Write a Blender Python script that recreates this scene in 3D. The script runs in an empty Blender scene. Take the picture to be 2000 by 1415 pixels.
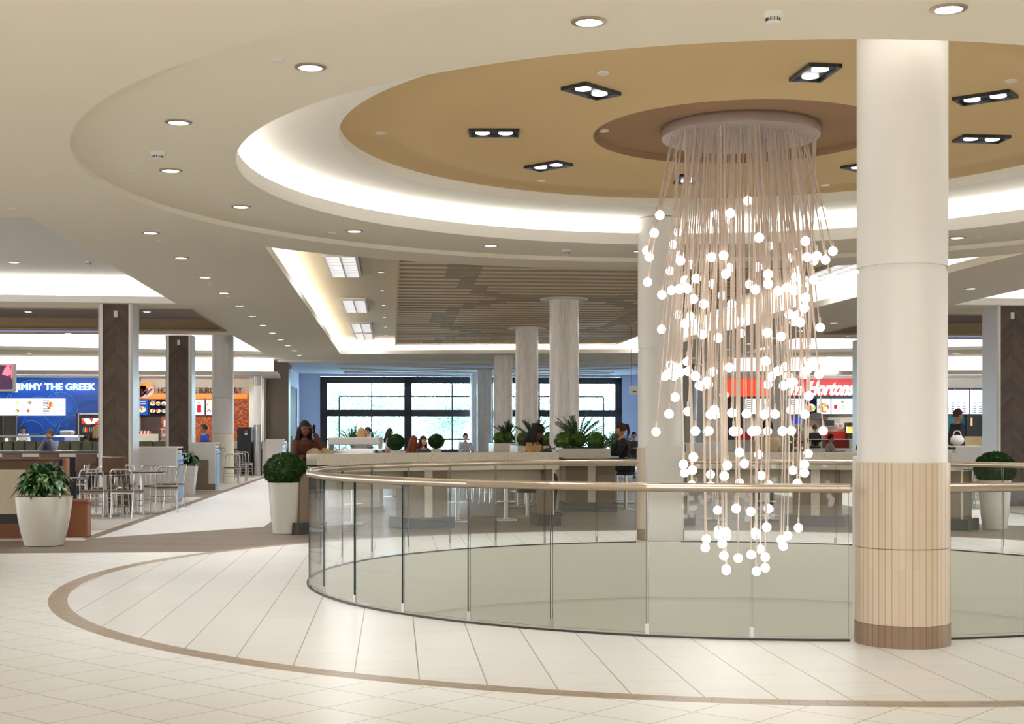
import bpy, bmesh, math, random
from mathutils import Vector, Matrix
from mathutils.geometry import tessellate_polygon
random.seed(7)
PI = math.pi
SC = bpy.context.scene
COL = SC.collection

# ------------------------------------------------------------------ camera
F = 2690.0; HOR = 845.0; EYE = 1.45          # focal length and horizon in pixels of the 2000x1415 frame
cam_d = bpy.data.cameras.new('camera'); cam = bpy.data.objects.new('camera', cam_d); COL.objects.link(cam)
cam.location = (0, 0, EYE); cam.rotation_euler = (PI/2, 0, 0)
cam_d.sensor_width = 36; cam_d.lens = F/2000*36; cam_d.shift_y = (HOR-707.5)/2000
cam_d.clip_start = .1; cam_d.clip_end = 500
SC.camera = cam
SC.view_settings.view_transform = 'Standard'; SC.view_settings.look = 'None'
SC.view_settings.exposure = 0.5; SC.view_settings.gamma = 1.0; SC.view_settings.use_curve_mapping = False
SC.cycles.max_bounces = 8; SC.cycles.diffuse_bounces = 5; SC.cycles.glossy_bounces = 3
SC.cycles.transmission_bounces = 4; SC.cycles.transparent_max_bounces = 12
SC.cycles.caustics_reflective = False; SC.cycles.caustics_refractive = False
SC.cycles.sample_clamp_indirect = 4.0
SC.cycles.use_denoising = True; SC.cycles.use_adaptive_sampling = True; SC.cycles.adaptive_threshold = .02
# ------------------------------------------------------------------ sky
world = bpy.data.worlds.new('sky'); SC.world = world; world.use_nodes = True
bg = world.node_tree.nodes['Background']; bg.inputs[0].default_value = (.60, .78, 1, 1); bg.inputs[1].default_value = 28.0
sun_d = bpy.data.lights.new('sun', 'SUN'); sun_d.energy = 12.0; sun_d.angle = .02; sun_d.color = (1, .97, .9)
sun = bpy.data.objects.new('sun', sun_d); COL.objects.link(sun); sun.rotation_euler = (math.radians(38), 0, math.radians(25))
def area(name, loc, size, size_y, energy, color=(1, .95, .87), rot=(0, 0, 0)):
    d = bpy.data.lights.new(name, 'AREA'); d.shape = 'RECTANGLE'; d.size = size; d.size_y = size_y
    d.energy = energy; d.color = color
    o = bpy.data.objects.new(name, d); COL.objects.link(o); o.location = loc; o.rotation_euler = rot
    return o
WARM = (.98, .98, .98); NEUT = (.95, .975, 1)
DOWN_W = 200.0        # watts of each recessed downlight
area('rear_fill_left', (-5, -3.5, 3.7), 5, 5, 620, WARM)  # unseen lamp behind the camera, added to fill floor and ceiling
area('rear_fill_right', (7, -3.5, 3.7), 5, 5, 620, WARM)  # its twin on the right, likewise added as fill
area('back_wall_fill', (2, -8.6, 2.0), 22, 3.2, 420, (.97, .98, 1), (PI/2, 0, 0))  # added fill lamp before the back wall, no glazed entrance there
area('side_fill_left', (-19.5, 18, 1.9), 24, 2.6, 700, (.97, .98, 1), (PI/2, 0, -PI/2))  # added unseen fill from the left side, no shopfront behind it
area('side_fill_right', (24.5, 18, 1.9), 24, 2.6, 700, (.97, .98, 1), (PI/2, 0, PI/2))  # same added fill from the right side
area('hall_sky_fill', (2.5, 64, 7.5), 15, 5, 5000, (.55, .70, 1), (math.radians(-58), 0, 0))  # extra lamp hidden above the windows, adds blue daylight to the hall

# ------------------------------------------------------------------ building axes: u across the hall, v along it (turned 4.92 deg)
ANG = math.radians(4.92); CA, SA = math.cos(ANG), math.sin(ANG)
def W(u, v): return (u*CA - v*SA, u*SA + v*CA)
def UV(x, y): return (x*CA + y*SA, -x*SA + y*CA)
def PX(px, D): return (px-1000)/F*D
def PF(px, py):
    D = F*EYE/(py-HOR); return (PX(px, D), D)
C0 = (2.3, 13.87)          # centre of the round floor opening
C2 = (2.2, 13.75)          # centre of the round ceiling
AX = 3.48                  # u of the hall's axis
Z1, Z2 = 3.99, 3.93        # inner ceiling ring, outer ceiling
def circ(c, r, n=128, a0=0.0): return [(c[0]+r*math.cos(a0+2*PI*i/n), c[1]+r*math.sin(a0+2*PI*i/n)) for i in range(n)]
def hit(px, r, near=False, c=C0):
    k = (px-1000)/F; a = k*k+1; b = -2*(k*c[0]+c[1]); q = c[0]**2+c[1]**2-r*r
    d = max(0, b*b-4*a*q); D = (-b-math.sqrt(d))/(2*a) if near else (-b+math.sqrt(d))/(2*a)
    return math.atan2(D-c[1], k*D-c[0]) % (2*PI)

# ------------------------------------------------------------------ materials
def new_mat(name):
    m = bpy.data.materials.new(name); m.use_nodes = True
    return m, m.node_tree, m.node_tree.nodes['Principled BSDF']
def lin(c): return tuple(((x/255)/12.92 if x/255 <= .04045 else ((x/255+.055)/1.055)**2.4) for x in c)
def mat(name, rgb, rough=.5, metal=0.0, noise=0.0, nscale=8.0, stretch=(1, 1, 1), spec=.5, emit=0.0, ecol=None, bump=0.0):
    m, nt, p = new_mat(name)
    c = lin(rgb) + (1,)
    p.inputs['Base Color'].default_value = c; p.inputs['Roughness'].default_value = rough
    p.inputs['Metallic'].default_value = metal; p.inputs['Specular IOR Level'].default_value = spec
    if emit:
        p.inputs['Emission Color'].default_value = (lin(ecol)+(1,)) if ecol else c
        p.inputs['Emission Strength'].default_value = emit
    if noise:
        tc = nt.nodes.new('ShaderNodeTexCoord'); mp = nt.nodes.new('ShaderNodeMapping'); mp.inputs['Scale'].default_value = stretch
        nz = nt.nodes.new('ShaderNodeTexNoise'); nz.inputs['Scale'].default_value = nscale; nz.inputs['Detail'].default_value = 4
        mx = nt.nodes.new('ShaderNodeMix'); mx.data_type = 'RGBA'
        nt.links.new(tc.outputs['Object'], mp.inputs[0]); nt.links.new(mp.outputs[0], nz.inputs['Vector'])
        nt.links.new(nz.outputs['Fac'], mx.inputs[0])
        mx.inputs[6].default_value = tuple(min(1, x*(1+noise)) for x in c[:3]) + (1,)
        mx.inputs[7].default_value = tuple(x*(1-noise) for x in c[:3]) + (1,)
        nt.links.new(mx.outputs[2], p.inputs['Base Color'])
        if bump:
            b = nt.nodes.new('ShaderNodeBump'); b.inputs['Strength'].default_value = bump; b.inputs['Distance'].default_value = .01
            nt.links.new(nz.outputs['Fac'], b.inputs['Height']); nt.links.new(b.outputs[0], p.inputs['Normal'])
    return m
def glow(name, rgb, strength):
    m, nt, p = new_mat(name); nt.nodes.remove(p)
    e = nt.nodes.new('ShaderNodeEmission'); e.inputs[0].default_value = lin(rgb)+(1,); e.inputs[1].default_value = strength
    nt.links.new(e.outputs[0], nt.nodes['Material Output'].inputs[0]); return m

class X:                       # a small arithmetic of shader sockets
    nt = None
    def __init__(s, k): s.k = k
    @staticmethod
    def op(o, *a):
        n = X.nt.nodes.new('ShaderNodeMath'); n.operation = o
        for i, q in enumerate(a):
            if isinstance(q, X): X.nt.links.new(q.k, n.inputs[i])
            else: n.inputs[i].default_value = q
        return X(n.outputs[0])
    def __add__(s, o): return X.op('ADD', s, o)
    __radd__ = __add__
    def __sub__(s, o): return X.op('SUBTRACT', s, o)
    def __rsub__(s, o): return X.op('SUBTRACT', o, s)
    def __mul__(s, o): return X.op('MULTIPLY', s, o)
    __rmul__ = __mul__
    def __truediv__(s, o): return X.op('DIVIDE', s, o)
    def __gt__(s, o): return X.op('GREATER_THAN', s, o)
    def __lt__(s, o): return X.op('LESS_THAN', s, o)
    def abs(s): return X.op('ABSOLUTE', s)
    def floor(s): return X.op('FLOOR', s)
    def fract(s): return X.op('FRACT', s)
    def sqrt(s): return X.op('SQRT', s)
    def line(s, period, w): return ((s/period).fract()-.5).abs() > (.5-w/period/2)
def amax(a, b): return X.op('MAXIMUM', a, b)
def amin(a, b): return X.op('MINIMUM', a, b)
def coords(nt, kind='Position'):
    X.nt = nt
    if kind == 'Position':
        g = nt.nodes.new('ShaderNodeNewGeometry'); s = g.outputs['Position']
    else:
        g = nt.nodes.new('ShaderNodeTexCoord'); s = g.outputs['Object']
    sp = nt.nodes.new('ShaderNodeSeparateXYZ'); nt.links.new(s, sp.inputs[0])
    return X(sp.outputs[0]), X(sp.outputs[1]), X(sp.outputs[2]), s
def mixc(nt, f, a, b):
    n = nt.nodes.new('ShaderNodeMix'); n.data_type = 'RGBA'
    if isinstance(f, X): nt.links.new(f.k, n.inputs[0])
    else: n.inputs[0].default_value = f
    for i, q in ((6, a), (7, b)):
        if isinstance(q, tuple): n.inputs[i].default_value = lin(q)+(1,)
        else: nt.links.new(q, n.inputs[i])
    return n.outputs[2]
def rand2(nt, a, b):
    cv = nt.nodes.new('ShaderNodeCombineXYZ'); nt.links.new(a.k, cv.inputs[0]); nt.links.new(b.k, cv.inputs[1])
    w = nt.nodes.new('ShaderNodeTexWhiteNoise'); w.noise_dimensions = '2D'; nt.links.new(cv.outputs[0], w.inputs['Vector'])
    return X(w.outputs['Value'])
def noise(nt, vec, scale, stretch=(1, 1, 1), detail=4, rz=0):
    mp = nt.nodes.new('ShaderNodeMapping'); mp.inputs['Scale'].default_value = stretch; mp.inputs['Rotation'].default_value = (0, 0, rz)
    nt.links.new(vec, mp.inputs[0])
    n = nt.nodes.new('ShaderNodeTexNoise'); n.inputs['Scale'].default_value = scale; n.inputs['Detail'].default_value = detail
    nt.links.new(mp.outputs[0], n.inputs['Vector']); return X(n.outputs['Fac'])

def floor_material():
    m, nt, p = new_mat('floor_tiles'); x, y, z, vec = coords(nt)
    u = x*CA + y*SA; v = y*CA - x*SA
    r = ((x-C0[0])*(x-C0[0]) + (y-C0[1])*(y-C0[1])).sqrt()
    um = (u-AX).abs()
    diag_a = (u+v)*.70711-.29; diag_b = (u-v)*.70711+.027; ui = u-.1515
    nz = noise(nt, vec, 1.6, (1, 3, 1), 3); nz2 = noise(nt, vec, 1.2, (3, 1, 1), 3, -ANG)
    # outer tiles, laid on the diagonal
    ta = rand2(nt, (diag_a/.385).floor(), (diag_b/.385).floor())
    la = mixc(nt, ta*.5+nz*.5, (233, 231, 227), (228, 224, 217))
    la = mixc(nt, amax(diag_a.line(.385, .007), diag_b.line(.385, .007))*.85, la, (150, 138, 120))
    # tiles between the ring border and the glass
    row = (ui/.3865).floor()
    tb = rand2(nt, row, ((v+row*.31)/.77).floor())
    lb = mixc(nt, tb*.35+nz2*.65, (223, 220, 215), (213, 208, 200))
    lb = mixc(nt, (v+row*.31).line(.385, .006)*.45, lb, (150, 138, 122))
    lb = mixc(nt, ui.line(.3865, .008)*.9, lb, (128, 114, 98))
    # ring border
    th = X.op('ARCTAN2', y-C0[1], x-C0[0])
    bd = mixc(nt, rand2(nt, (th/.0157).floor(), (r/.053).floor()), (166, 146, 124), (150, 132, 112))
    bd = mixc(nt, amax(th.line(.0157*2, .0012), (r-6.45).line(.055, .004))*.8, bd, (112, 96, 80))
    # wood look planks
    pr = (v/.2).floor()
    pw = rand2(nt, pr, ((u+pr*.37)/1.2).floor())
    wd = mixc(nt, pw*.5+noise(nt, vec, 1.5, (2, 16, 1), 6, -ANG)*.5, (132, 118, 104), (98, 86, 75))
    inr = r < 6.45; bor = (r < 6.61)*(r > 6.45)
    wood = (v > 16.95)*(amax(um < 5.46, ((um < 7.62)*(v < (21.34-(um-5.46)*.98)))))
    wood = amax(wood, (v > 16.95)*(v < 18.9)*(um > 7.6))
    wood = amax(wood, (um > 7.62)*(v > 31.3)*(v < 34.8))
    stripe = (um > 7.55)*(um < 7.72)*(v > 19.2)
    stripe = amax(stripe, (um > 7.72)*(v > 20.85)*(v < 20.93))
    seat = (um > 7.7)*(v > 20.9)
    ls = mixc(nt, nz, (206, 199, 188), (190, 181, 168))
    sa = (u.line(.6, .006)+v.line(.6, .006))
    ls = mixc(nt, amin(sa, 1.0)*.5, ls, (140, 128, 112))
    c = mixc(nt, seat, la, ls); c = mixc(nt, wood, c, wd); c = mixc(nt, stripe, c, (122, 104, 86))
    c = mixc(nt, bor, c, bd); c = mixc(nt, inr, c, lb)
    nt.links.new(c, p.inputs['Base Color'])
    ro = .28 + wood*.1
    nt.links.new(ro.k, p.inputs['Roughness']); p.inputs['Specular IOR Level'].default_value = .4
    return m
def chevron(name, a, b, w=.105):
    m, nt, p = new_mat(name); x, y, z, vec = coords(nt, 'Object')
    t = z + x.abs()*1.05; k = (t/w).floor(); s = x > 0
    c = mixc(nt, rand2(nt, k, s)*.6 + noise(nt, vec, 6, (3, 3, 1.2))*.4, a, b)
    c = mixc(nt, amax(t.line(w, .005), x.abs() < .003)*.7, c, (30, 22, 17))
    nt.links.new(c, p.inputs['Base Color']); p.inputs['Roughness'].default_value = .33
    return m
def planks(name, a, b, line, n, rough=.35):   # vertical tiles round a column
    m, nt, p = new_mat(name); x, y, z, vec = coords(nt, 'Object')
    th = X.op('ARCTAN2', y, x)
    c = mixc(nt, rand2(nt, (th/(2*PI/n)).floor(), (z/.53).floor())*.6+noise(nt, vec, 14)*.4, a, b)
    c = mixc(nt, th.line(2*PI/n, .0135)*.85, c, line)
    nt.links.new(c, p.inputs['Base Color']); p.inputs['Roughness'].default_value = rough; return m
def mosaic(name):
    m, nt, p = new_mat(name); x, y, z, vec = coords(nt, 'Object')
    th = X.op('ARCTAN2', y, x); k = (th/.045).floor()
    q = ((z+rand2(nt, k, k)*.4)/.22).floor()
    c = mixc(nt, rand2(nt, k, q), (244, 240, 236), (222, 213, 206))
    nt.links.new(c, p.inputs['Base Color']); p.inputs['Roughness'].default_value = .25; return m
def terrazzo(name):
    m, nt, p = new_mat(name); x, y, z, vec = coords(nt)
    vo = nt.nodes.new('ShaderNodeTexVoronoi'); vo.inputs['Scale'].default_value = 38; nt.links.new(vec, vo.inputs['Vector'])
    d = X(vo.outputs['Distance']) < .20
    r = nt.nodes.new('ShaderNodeSeparateColor'); nt.links.new(vo.outputs['Color'], r.inputs[0])
    c = mixc(nt, d*(X(r.outputs[0]) > .35), (228, 220, 204), (142, 120, 96))
    c = mixc(nt, noise(nt, vec, 20)*.35, c, (205, 194, 176))
    nt.links.new(c, p.inputs['Base Color']); p.inputs['Roughness'].default_value = .3; return m
def woodv(name, a, b, st=(14, 14, .8), rough=.4, kind='Object', sc=2.0):
    m, nt, p = new_mat(name); x, y, z, vec = coords(nt, kind)
    c = mixc(nt, noise(nt, vec, sc, st, 6), a, b)
    nt.links.new(c, p.inputs['Base Color']); p.inputs['Roughness'].default_value = rough; return m
def slat_material():
    m, nt, p = new_mat('slat_wood_print'); x, y, z, vec = coords(nt)
    u = x*CA + y*SA; v = y*CA - x*SA
    us = (u/.30).floor()*.30+.15; f = None
    for cv in (23.4, 33.3, 43.2):
        d = ((us-3.45)*(us-3.45)/5.2+(v-cv)*(v-cv)/28.0).sqrt(); k = (d-1.0).abs() < .085
        f = k if f is None else amax(f, k)
    c = mixc(nt, noise(nt, vec, 3, (1, 10, 10)), (242, 228, 202), (228, 212, 182))
    c = mixc(nt, f*.6, c, (84, 68, 54))
    nt.links.new(c, p.inputs['Base Color']); p.inputs['Roughness'].default_value = .5; return m
def glass(name, tint, refl=1.0):
    m, nt, p = new_mat(name); nt.nodes.remove(p)
    t = nt.nodes.new('ShaderNodeBsdfTransparent'); t.inputs[0].default_value = tint+(1,)
    g = nt.nodes.new('ShaderNodeBsdfGlossy'); g.inputs['Roughness'].default_value = .0; g.inputs[0].default_value = (refl, refl, refl, 1)
    lw = nt.nodes.new('ShaderNodeLayerWeight'); lw.inputs[0].default_value = .5; X.nt = nt
    fq = X.op('POWER', X(lw.outputs['Facing']), 5.0)*.85+.026
    mx = nt.nodes.new('ShaderNodeMixShader')
    nt.links.new(fq.k, mx.inputs[0]); nt.links.new(t.outputs[0], mx.inputs[1]); nt.links.new(g.outputs[0], mx.inputs[2])
    nt.links.new(mx.outputs[0], nt.nodes['Material Output'].inputs[0]); return m
def blotch(name, cols, scale, emit=0.0, stretch=(1, 1, 1)):
    m, nt, p = new_mat(name); x, y, z, vec = coords(nt, 'Object')
    n = nt.nodes.new('ShaderNodeTexVoronoi'); n.inputs['Scale'].default_value = scale
    mp = nt.nodes.new('ShaderNodeMapping'); mp.inputs['Scale'].default_value = stretch
    nt.links.new(vec, mp.inputs[0]); nt.links.new(mp.outputs[0], n.inputs['Vector'])
    s = nt.nodes.new('ShaderNodeSeparateColor'); nt.links.new(n.outputs['Color'], s.inputs[0])
    r = nt.nodes.new('ShaderNodeValToRGB'); r.color_ramp.interpolation = 'CONSTANT'
    while len(r.color_ramp.elements) < len(cols): r.color_ramp.elements.new(.5)
    for i, c in enumerate(cols): r.color_ramp.elements[i].position = i/len(cols); r.color_ramp.elements[i].color = lin(c)+(1,)
    nt.links.new(s.outputs[0], r.inputs[0]); nt.links.new(r.outputs[0], p.inputs['Base Color'])
    if emit: nt.links.new(r.outputs[0], p.inputs['Emission Color']); p.inputs['Emission Strength'].default_value = emit
    p.inputs['Roughness'].default_value = .4; return m
def leaf_mat(name, a, b, stripe=None):
    m, nt, p = new_mat(name); x, y, z, vec = coords(nt, 'Object')
    c = mixc(nt, noise(nt, vec, 30), a, b)
    if stripe: c = mixc(nt, (noise(nt, vec, 22, (1, 1, .6)) > .56)*.8, c, stripe)
    nt.links.new(c, p.inputs['Base Color']); p.inputs['Roughness'].default_value = .38; return m

M = dict(
 floor=floor_material(),
 soffit=mat('tan_ceiling_paint', (235, 228, 212), .9), white=mat('white_paint', (238, 235, 228), .8),
 gold=mat('golden_ceiling_paint', (206, 178, 132), .8), brown=mat('brown_ceiling_paint', (148, 116, 86), .8),
 cream=mat('cream_wall_paint', (232, 225, 208), .85), grey=mat('grey_white_panel', (222, 218, 212), .6),
 well=mat('off_white_drum_paint', (222, 222, 214), .7), tile=mat('pale_ceiling_tile', (222, 220, 216), .8),
 darkceil=mat('dark_purple_grey_ceiling', (128, 118, 116), .7), darkbrown=mat('dark_tan_ceiling', (150, 128, 98), .8),
 column=mat('column_enamel', (226, 223, 219), .38), clad=planks('beige_column_tiles', (206, 190, 168), (196, 178, 154), (150, 118, 90), 44),
 cladbase=planks('taupe_column_tiles', (142, 118, 94), (128, 104, 82), (92, 72, 56), 44),
 metal=mat('brushed_champagne_metal', (192, 178, 162), .3, 1.0), steel=mat('brushed_steel', (200, 198, 196), .3, 1.0),
 sidepaint=mat('lavender_grey_enamel', (206, 202, 206), .35), chrome=mat('polished_steel', (225, 225, 228), .1, 1.0), chairmetal=mat('brushed_aluminium', (196, 190, 184), .34, .9),
 cord=mat('taupe_cord', (208, 190, 176), .45), canopy=mat('satin_nickel', (214, 206, 206), .35, .8),
 globe=glow('lit_white_globe', (255, 251, 244), 3.2), led=glow('cove_led', (255, 250, 243), 18.0), lamp=glow('lamp_lens', (250, 250, 255), 4.0),
 wallglow=glow('cove_wall_glow', (255, 253, 248), 1.6),
 glass=glass('clear_glass', (.972, .985, .975)), glassedge=mat('green_glass_edge', (20, 40, 36), .15),
 winglass=glass('window_glass', (.93, .97, .96)), tintglass=glass('tinted_glass', (.55, .62, .6)),
 black=mat('black_metal', (30, 30, 36), .4), dark=mat('dark_charcoal', (48, 44, 44), .45), darkslat=mat('black_void', (24, 20, 20), .7),
 woodcol=chevron('dark_chevron_wood', (98, 80, 66), (62, 48, 38)), woodcol2=woodv('taupe_wood_panel', (122, 106, 88), (96, 82, 66), (10, 10, .7)),
 woodpale=woodv('pale_grained_laminate', (204, 194, 174), (184, 172, 150), (24, 24, .6)), woodmid=woodv('walnut_laminate', (140, 118, 96), (110, 90, 70), (18, 18, .6)),
 woodh=woodv('horizontal_walnut_laminate', (128, 112, 94), (96, 82, 66), (.6, .6, 16)), woodceil=woodv('pale_wood_ceiling', (218, 202, 168), (204, 186, 150), (.5, 9, 1), .5, 'Position'),
 slat=slat_material(), slatside=mat('slat_side_shade', (178, 156, 122), .6), terrazzo=terrazzo('terrazzo'), mosaic=mosaic('split_stone_mosaic'), creamslab=mat('cream_slab', (226, 218, 200), .4),
 seatwood=mat('dark_wood_seat', (98, 72, 56), .35, noise=.2, nscale=12, stretch=(1, 10, 1)), table=mat('dark_table_top', (60, 48, 42), .25),
 pot=mat('glossy_white_planter', (230, 226, 218), .22), soil=mat('soil', (48, 38, 30), .95), leather=mat('tan_leather', (150, 96, 66), .4, noise=.12, nscale=5),
 rust=mat('reddish_brown_wood', (120, 72, 52), .35), bench=woodv('pale_bench_panel', (214, 204, 180), (196, 186, 160), (30, 30, .5)),
 green=mat('olive_upholstery', (116, 118, 92), .6, noise=.3, nscale=6), 
 topi=leaf_mat('boxwood_leaf', (52, 96, 30), (26, 58, 16)), topi2=leaf_mat('moss_ball_leaf', (92, 132, 44), (50, 84, 26)), zz=leaf_mat('glossy_dark_leaf', (40, 88, 46), (20, 52, 30)),
 drac=leaf_mat('variegated_leaf', (38, 92, 38), (22, 60, 26), (150, 178, 110)), stem=mat('green_stem', (70, 96, 48), .6), treeleaf=leaf_mat('tree_leaf', (128, 150, 136), (88, 112, 102)),
 bark=mat('bark', (110, 92, 74), .9), grass=mat('pale_grass', (172, 180, 172), .9, noise=.2, nscale=.6),
 blue=mat('blue_wall_mural', (18, 74, 168), .45), blueline=mat('pale_blue_line', (74, 132, 206), .5), red=mat('red_sign_panel', (190, 16, 28), .35, emit=.25), 
 orange=mat('orange_sign_band', (255, 128, 20), .4, emit=.5), orangeblot=blotch('orange_mosaic', [(176, 84, 30), (150, 62, 18), (206, 110, 44), (120, 50, 20)], 26),
 brick=mat('dark_brick', (62, 44, 36), .6, noise=.35, nscale=12, stretch=(1, 1, 4)), letterglow=glow('lit_white_letter', (255, 255, 255), 2.2), letterblue=glow('blue_halo', (60, 160, 255), 1.8),
 ink=mat('black_letter', (24, 20, 18), .5), inkred=mat('maroon_letter', (112, 36, 28), .5), screen=glow('white_screen', (226, 244, 255), 1.35), screenblue=glow('blue_screen', (30, 84, 170), 1.1),
 screendark=glow('dark_navy_screen', (22, 28, 56), .8), food=blotch('food_picture', [(226, 214, 196), (196, 60, 50), (90, 160, 70), (240, 196, 120), (150, 90, 60)], 14, 1.0),
 drink=glow('red_drink_picture', (196, 40, 50), 1.0), poster=blotch('pink_poster', [(214, 64, 96), (60, 30, 60), (236, 120, 140), (110, 20, 60)], 3.2, .8), 
 teal=mat('teal_wall', (26, 104, 112), .5), bluetint=mat('pale_blue_daylight', (206, 215, 236), .8), paper=mat('white_paper', (240, 238, 232), .7), kraft=mat('kraft_card', (206, 184, 140), .7),  # pale blue: bluish daylight of the window hall put into the paint
 redplastic=mat('red_counter', (190, 36, 26), .35), plastic=mat('white_plastic', (226, 224, 218), .4), grille=mat('dark_grille', (70, 66, 62), .6), blueplastic=mat('blue_grey_plastic', (90, 116, 160), .3, .3))
# ------------------------------------------------------------------ mesh helpers
class MB:
    def __init__(s): s.bm = bmesh.new()
    def box(s, cx, cy, cz, sx, sy, sz, rz=0.0, mi=0, rx=0.0, ry=0.0):
        m = Matrix.Translation((cx, cy, cz)) @ Matrix.Rotation(rz, 4, 'Z') @ Matrix.Rotation(ry, 4, 'Y') @ Matrix.Rotation(rx, 4, 'X') @ Matrix.Diagonal((sx, sy, sz, 1))
        r = bmesh.ops.create_cube(s.bm, size=1, matrix=m)
        if mi:
            for f in {f for v in r['verts'] for f in v.link_faces}: f.material_index = mi
        return s
    def ubox(s, u0, u1, v0, v1, z0, z1, mi=0):         # box on the building axes
        x, y = W((u0+u1)/2, (v0+v1)/2); return s.box(x, y, (z0+z1)/2, u1-u0, v1-v0, z1-z0, ANG, mi)
    def face(s, pts, mi=0):
        f = s.bm.faces.new([s.bm.verts.new(p) for p in pts]); f.material_index = mi; return s
    def lathe(s, prof, n=24, cx=0, cy=0, cz=0, mi=0, caps=True):
        rings = [[s.bm.verts.new((cx+r*math.cos(2*PI*i/n), cy+r*math.sin(2*PI*i/n), cz+z)) for i in range(n)] for r, z in prof]
        for a, b in zip(rings, rings[1:]):
            for i in range(n):
                j = (i+1) % n; f = s.bm.faces.new((a[i], a[j], b[j], b[i])); f.material_index = mi
        if caps:
            for rg, rev in ((rings[0], 1), (rings[-1], 0)):
                f = s.bm.faces.new(rg[::-1] if rev else rg); f.material_index = mi
        return s
    def cyl(s, x, y, z0, z1, r, n=20, mi=0): return s.lathe([(r, z0), (r, z1)], n, x, y, 0, mi)
    def tube(s, pts, r, n=8, closed=False, mi=0, flat=1.0):
        pts = [Vector(p) for p in pts]; N = len(pts); rs = r if isinstance(r, (list, tuple)) else [r]*N
        rings = []; ref = None
        for i in range(N):
            a = pts[(i-1) % N] if (closed or i) else pts[i]; b = pts[(i+1) % N] if (closed or i < N-1) else pts[i]
            t = (b-a).normalized()
            if ref is None: ref = Vector((0, 0, 1)) if abs(t.z) < .9 else Vector((1, 0, 0))
            s1 = t.cross(ref).normalized(); s2 = s1.cross(t).normalized(); ref = s2
            rings.append([s.bm.verts.new(pts[i]+s1*rs[i]*math.cos(2*PI*k/n)+s2*rs[i]*flat*math.sin(2*PI*k/n)) for k in range(n)])
        pr = list(zip(rings, rings[1:])) + ([(rings[-1], rings[0])] if closed else [])
        for a, b in pr:
            for k in range(n):
                j = (k+1) % n; f = s.bm.faces.new((a[k], a[j], b[j], b[k])); f.material_index = mi
        if not closed:
            s.bm.faces.new(rings[0][::-1]).material_index = mi; s.bm.faces.new(rings[-1]).material_index = mi
        return s
    def ball(s, c, r, seg=12, sc=(1, 1, 1), mi=0):
        m = Matrix.Translation(c) @ Matrix.Diagonal((r*sc[0], r*sc[1], r*sc[2], 1))
        q = bmesh.ops.create_uvsphere(s.bm, u_segments=seg, v_segments=max(6, seg*2//3), radius=1, matrix=m)
        if mi:
            for f in {f for v in q['verts'] for f in v.link_faces}: f.material_index = mi
        return s
    def arc(s, c, r0, r1, a0, a1, z0, z1, n=24, mi=0):
        f = s.bm.faces; rings = []
        for i in range(n+1):
            a = a0+(a1-a0)*i/n; ca, sa = math.cos(a), math.sin(a)
            rings.append([s.bm.verts.new((c[0]+r*ca, c[1]+r*sa, z)) for r, z in ((r0, z0), (r1, z0), (r1, z1), (r0, z1))])
        for a, b in zip(rings, rings[1:]):
            for k in range(4): f.new((a[k], a[(k+1) % 4], b[(k+1) % 4], b[k])).material_index = mi
        f.new(rings[0][::-1]).material_index = mi; f.new(rings[-1]).material_index = mi
        return s
    def prism(s, pts, z0, z1, mi=0):
        a = [s.bm.verts.new((x, y, z0)) for x, y in pts]; b = [s.bm.verts.new((x, y, z1)) for x, y in pts]; n = len(pts)
        s.bm.faces.new(a[::-1]).material_index = mi; s.bm.faces.new(b).material_index = mi
        for i in range(n): s.bm.faces.new((a[i], a[(i+1) % n], b[(i+1) % n], b[i])).material_index = mi
        return s
    def sheet(s, loops, z, mi=0):                       # flat sheet with holes
        vs = [[Vector((x, y, z)) for x, y in l] for l in loops]
        flat = [s.bm.verts.new(p) for l in vs for p in l]
        for t in tessellate_polygon(vs):
            try: s.bm.faces.new([flat[i] for i in t]).material_index = mi
            except ValueError: pass
        return s
    def band(s, loop, z0, z1, loop2=None, mi=0, skip=()):
        l2 = loop2 or loop; n = len(loop)
        a = [s.bm.verts.new((x, y, z0)) for x, y in loop]; b = [s.bm.verts.new((x, y, z1)) for x, y in l2]
        for i in range(n):
            if i in skip: continue
            s.bm.faces.new((a[i], a[(i+1) % n], b[(i+1) % n], b[i])).material_index = mi
        return s
    def mesh(s, name, mats, smooth=True, bevel=0, recalc=True):
        if recalc: bmesh.ops.recalc_face_normals(s.bm, faces=s.bm.faces)
        me = bpy.data.meshes.new(name); s.bm.to_mesh(me); s.bm.free()
        for m in (mats if isinstance(mats, (list, tuple)) else [mats]): me.materials.append(M[m] if isinstance(m, str) else m)
        if smooth:
            me.polygons.foreach_set('use_smooth', [True]*len(me.polygons)); me.set_sharp_from_angle(angle=.6)
        return me
    def build(s, name, mats, parent=None, smooth=True, bevel=0, recalc=True, loc=None):
        o = bpy.data.objects.new(name, s.mesh(name, mats, smooth, bevel, recalc)); COL.objects.link(o)
        if parent is not None: o.parent = parent
        if loc: o.location = loc
        if bevel:
            b = o.modifiers.new('bevel', 'BEVEL'); b.width = bevel; b.segments = 2; b.limit_method = 'ANGLE'
        return o
def tag(o, label, cat, group=None, kind=None):
    o['label'] = label; o['category'] = cat
    if group: o['group'] = group
    if kind: o['kind'] = kind
    return o
def thing(name, label, cat, loc=(0, 0, 0), rz=0.0, group=None):
    o = bpy.data.objects.new(name, None); COL.objects.link(o); o.empty_display_size = .1
    o.location = loc if len(loc) == 3 else (loc[0], loc[1], 0); o.rotation_euler = (0, 0, rz)
    return tag(o, label, cat, group)
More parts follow.
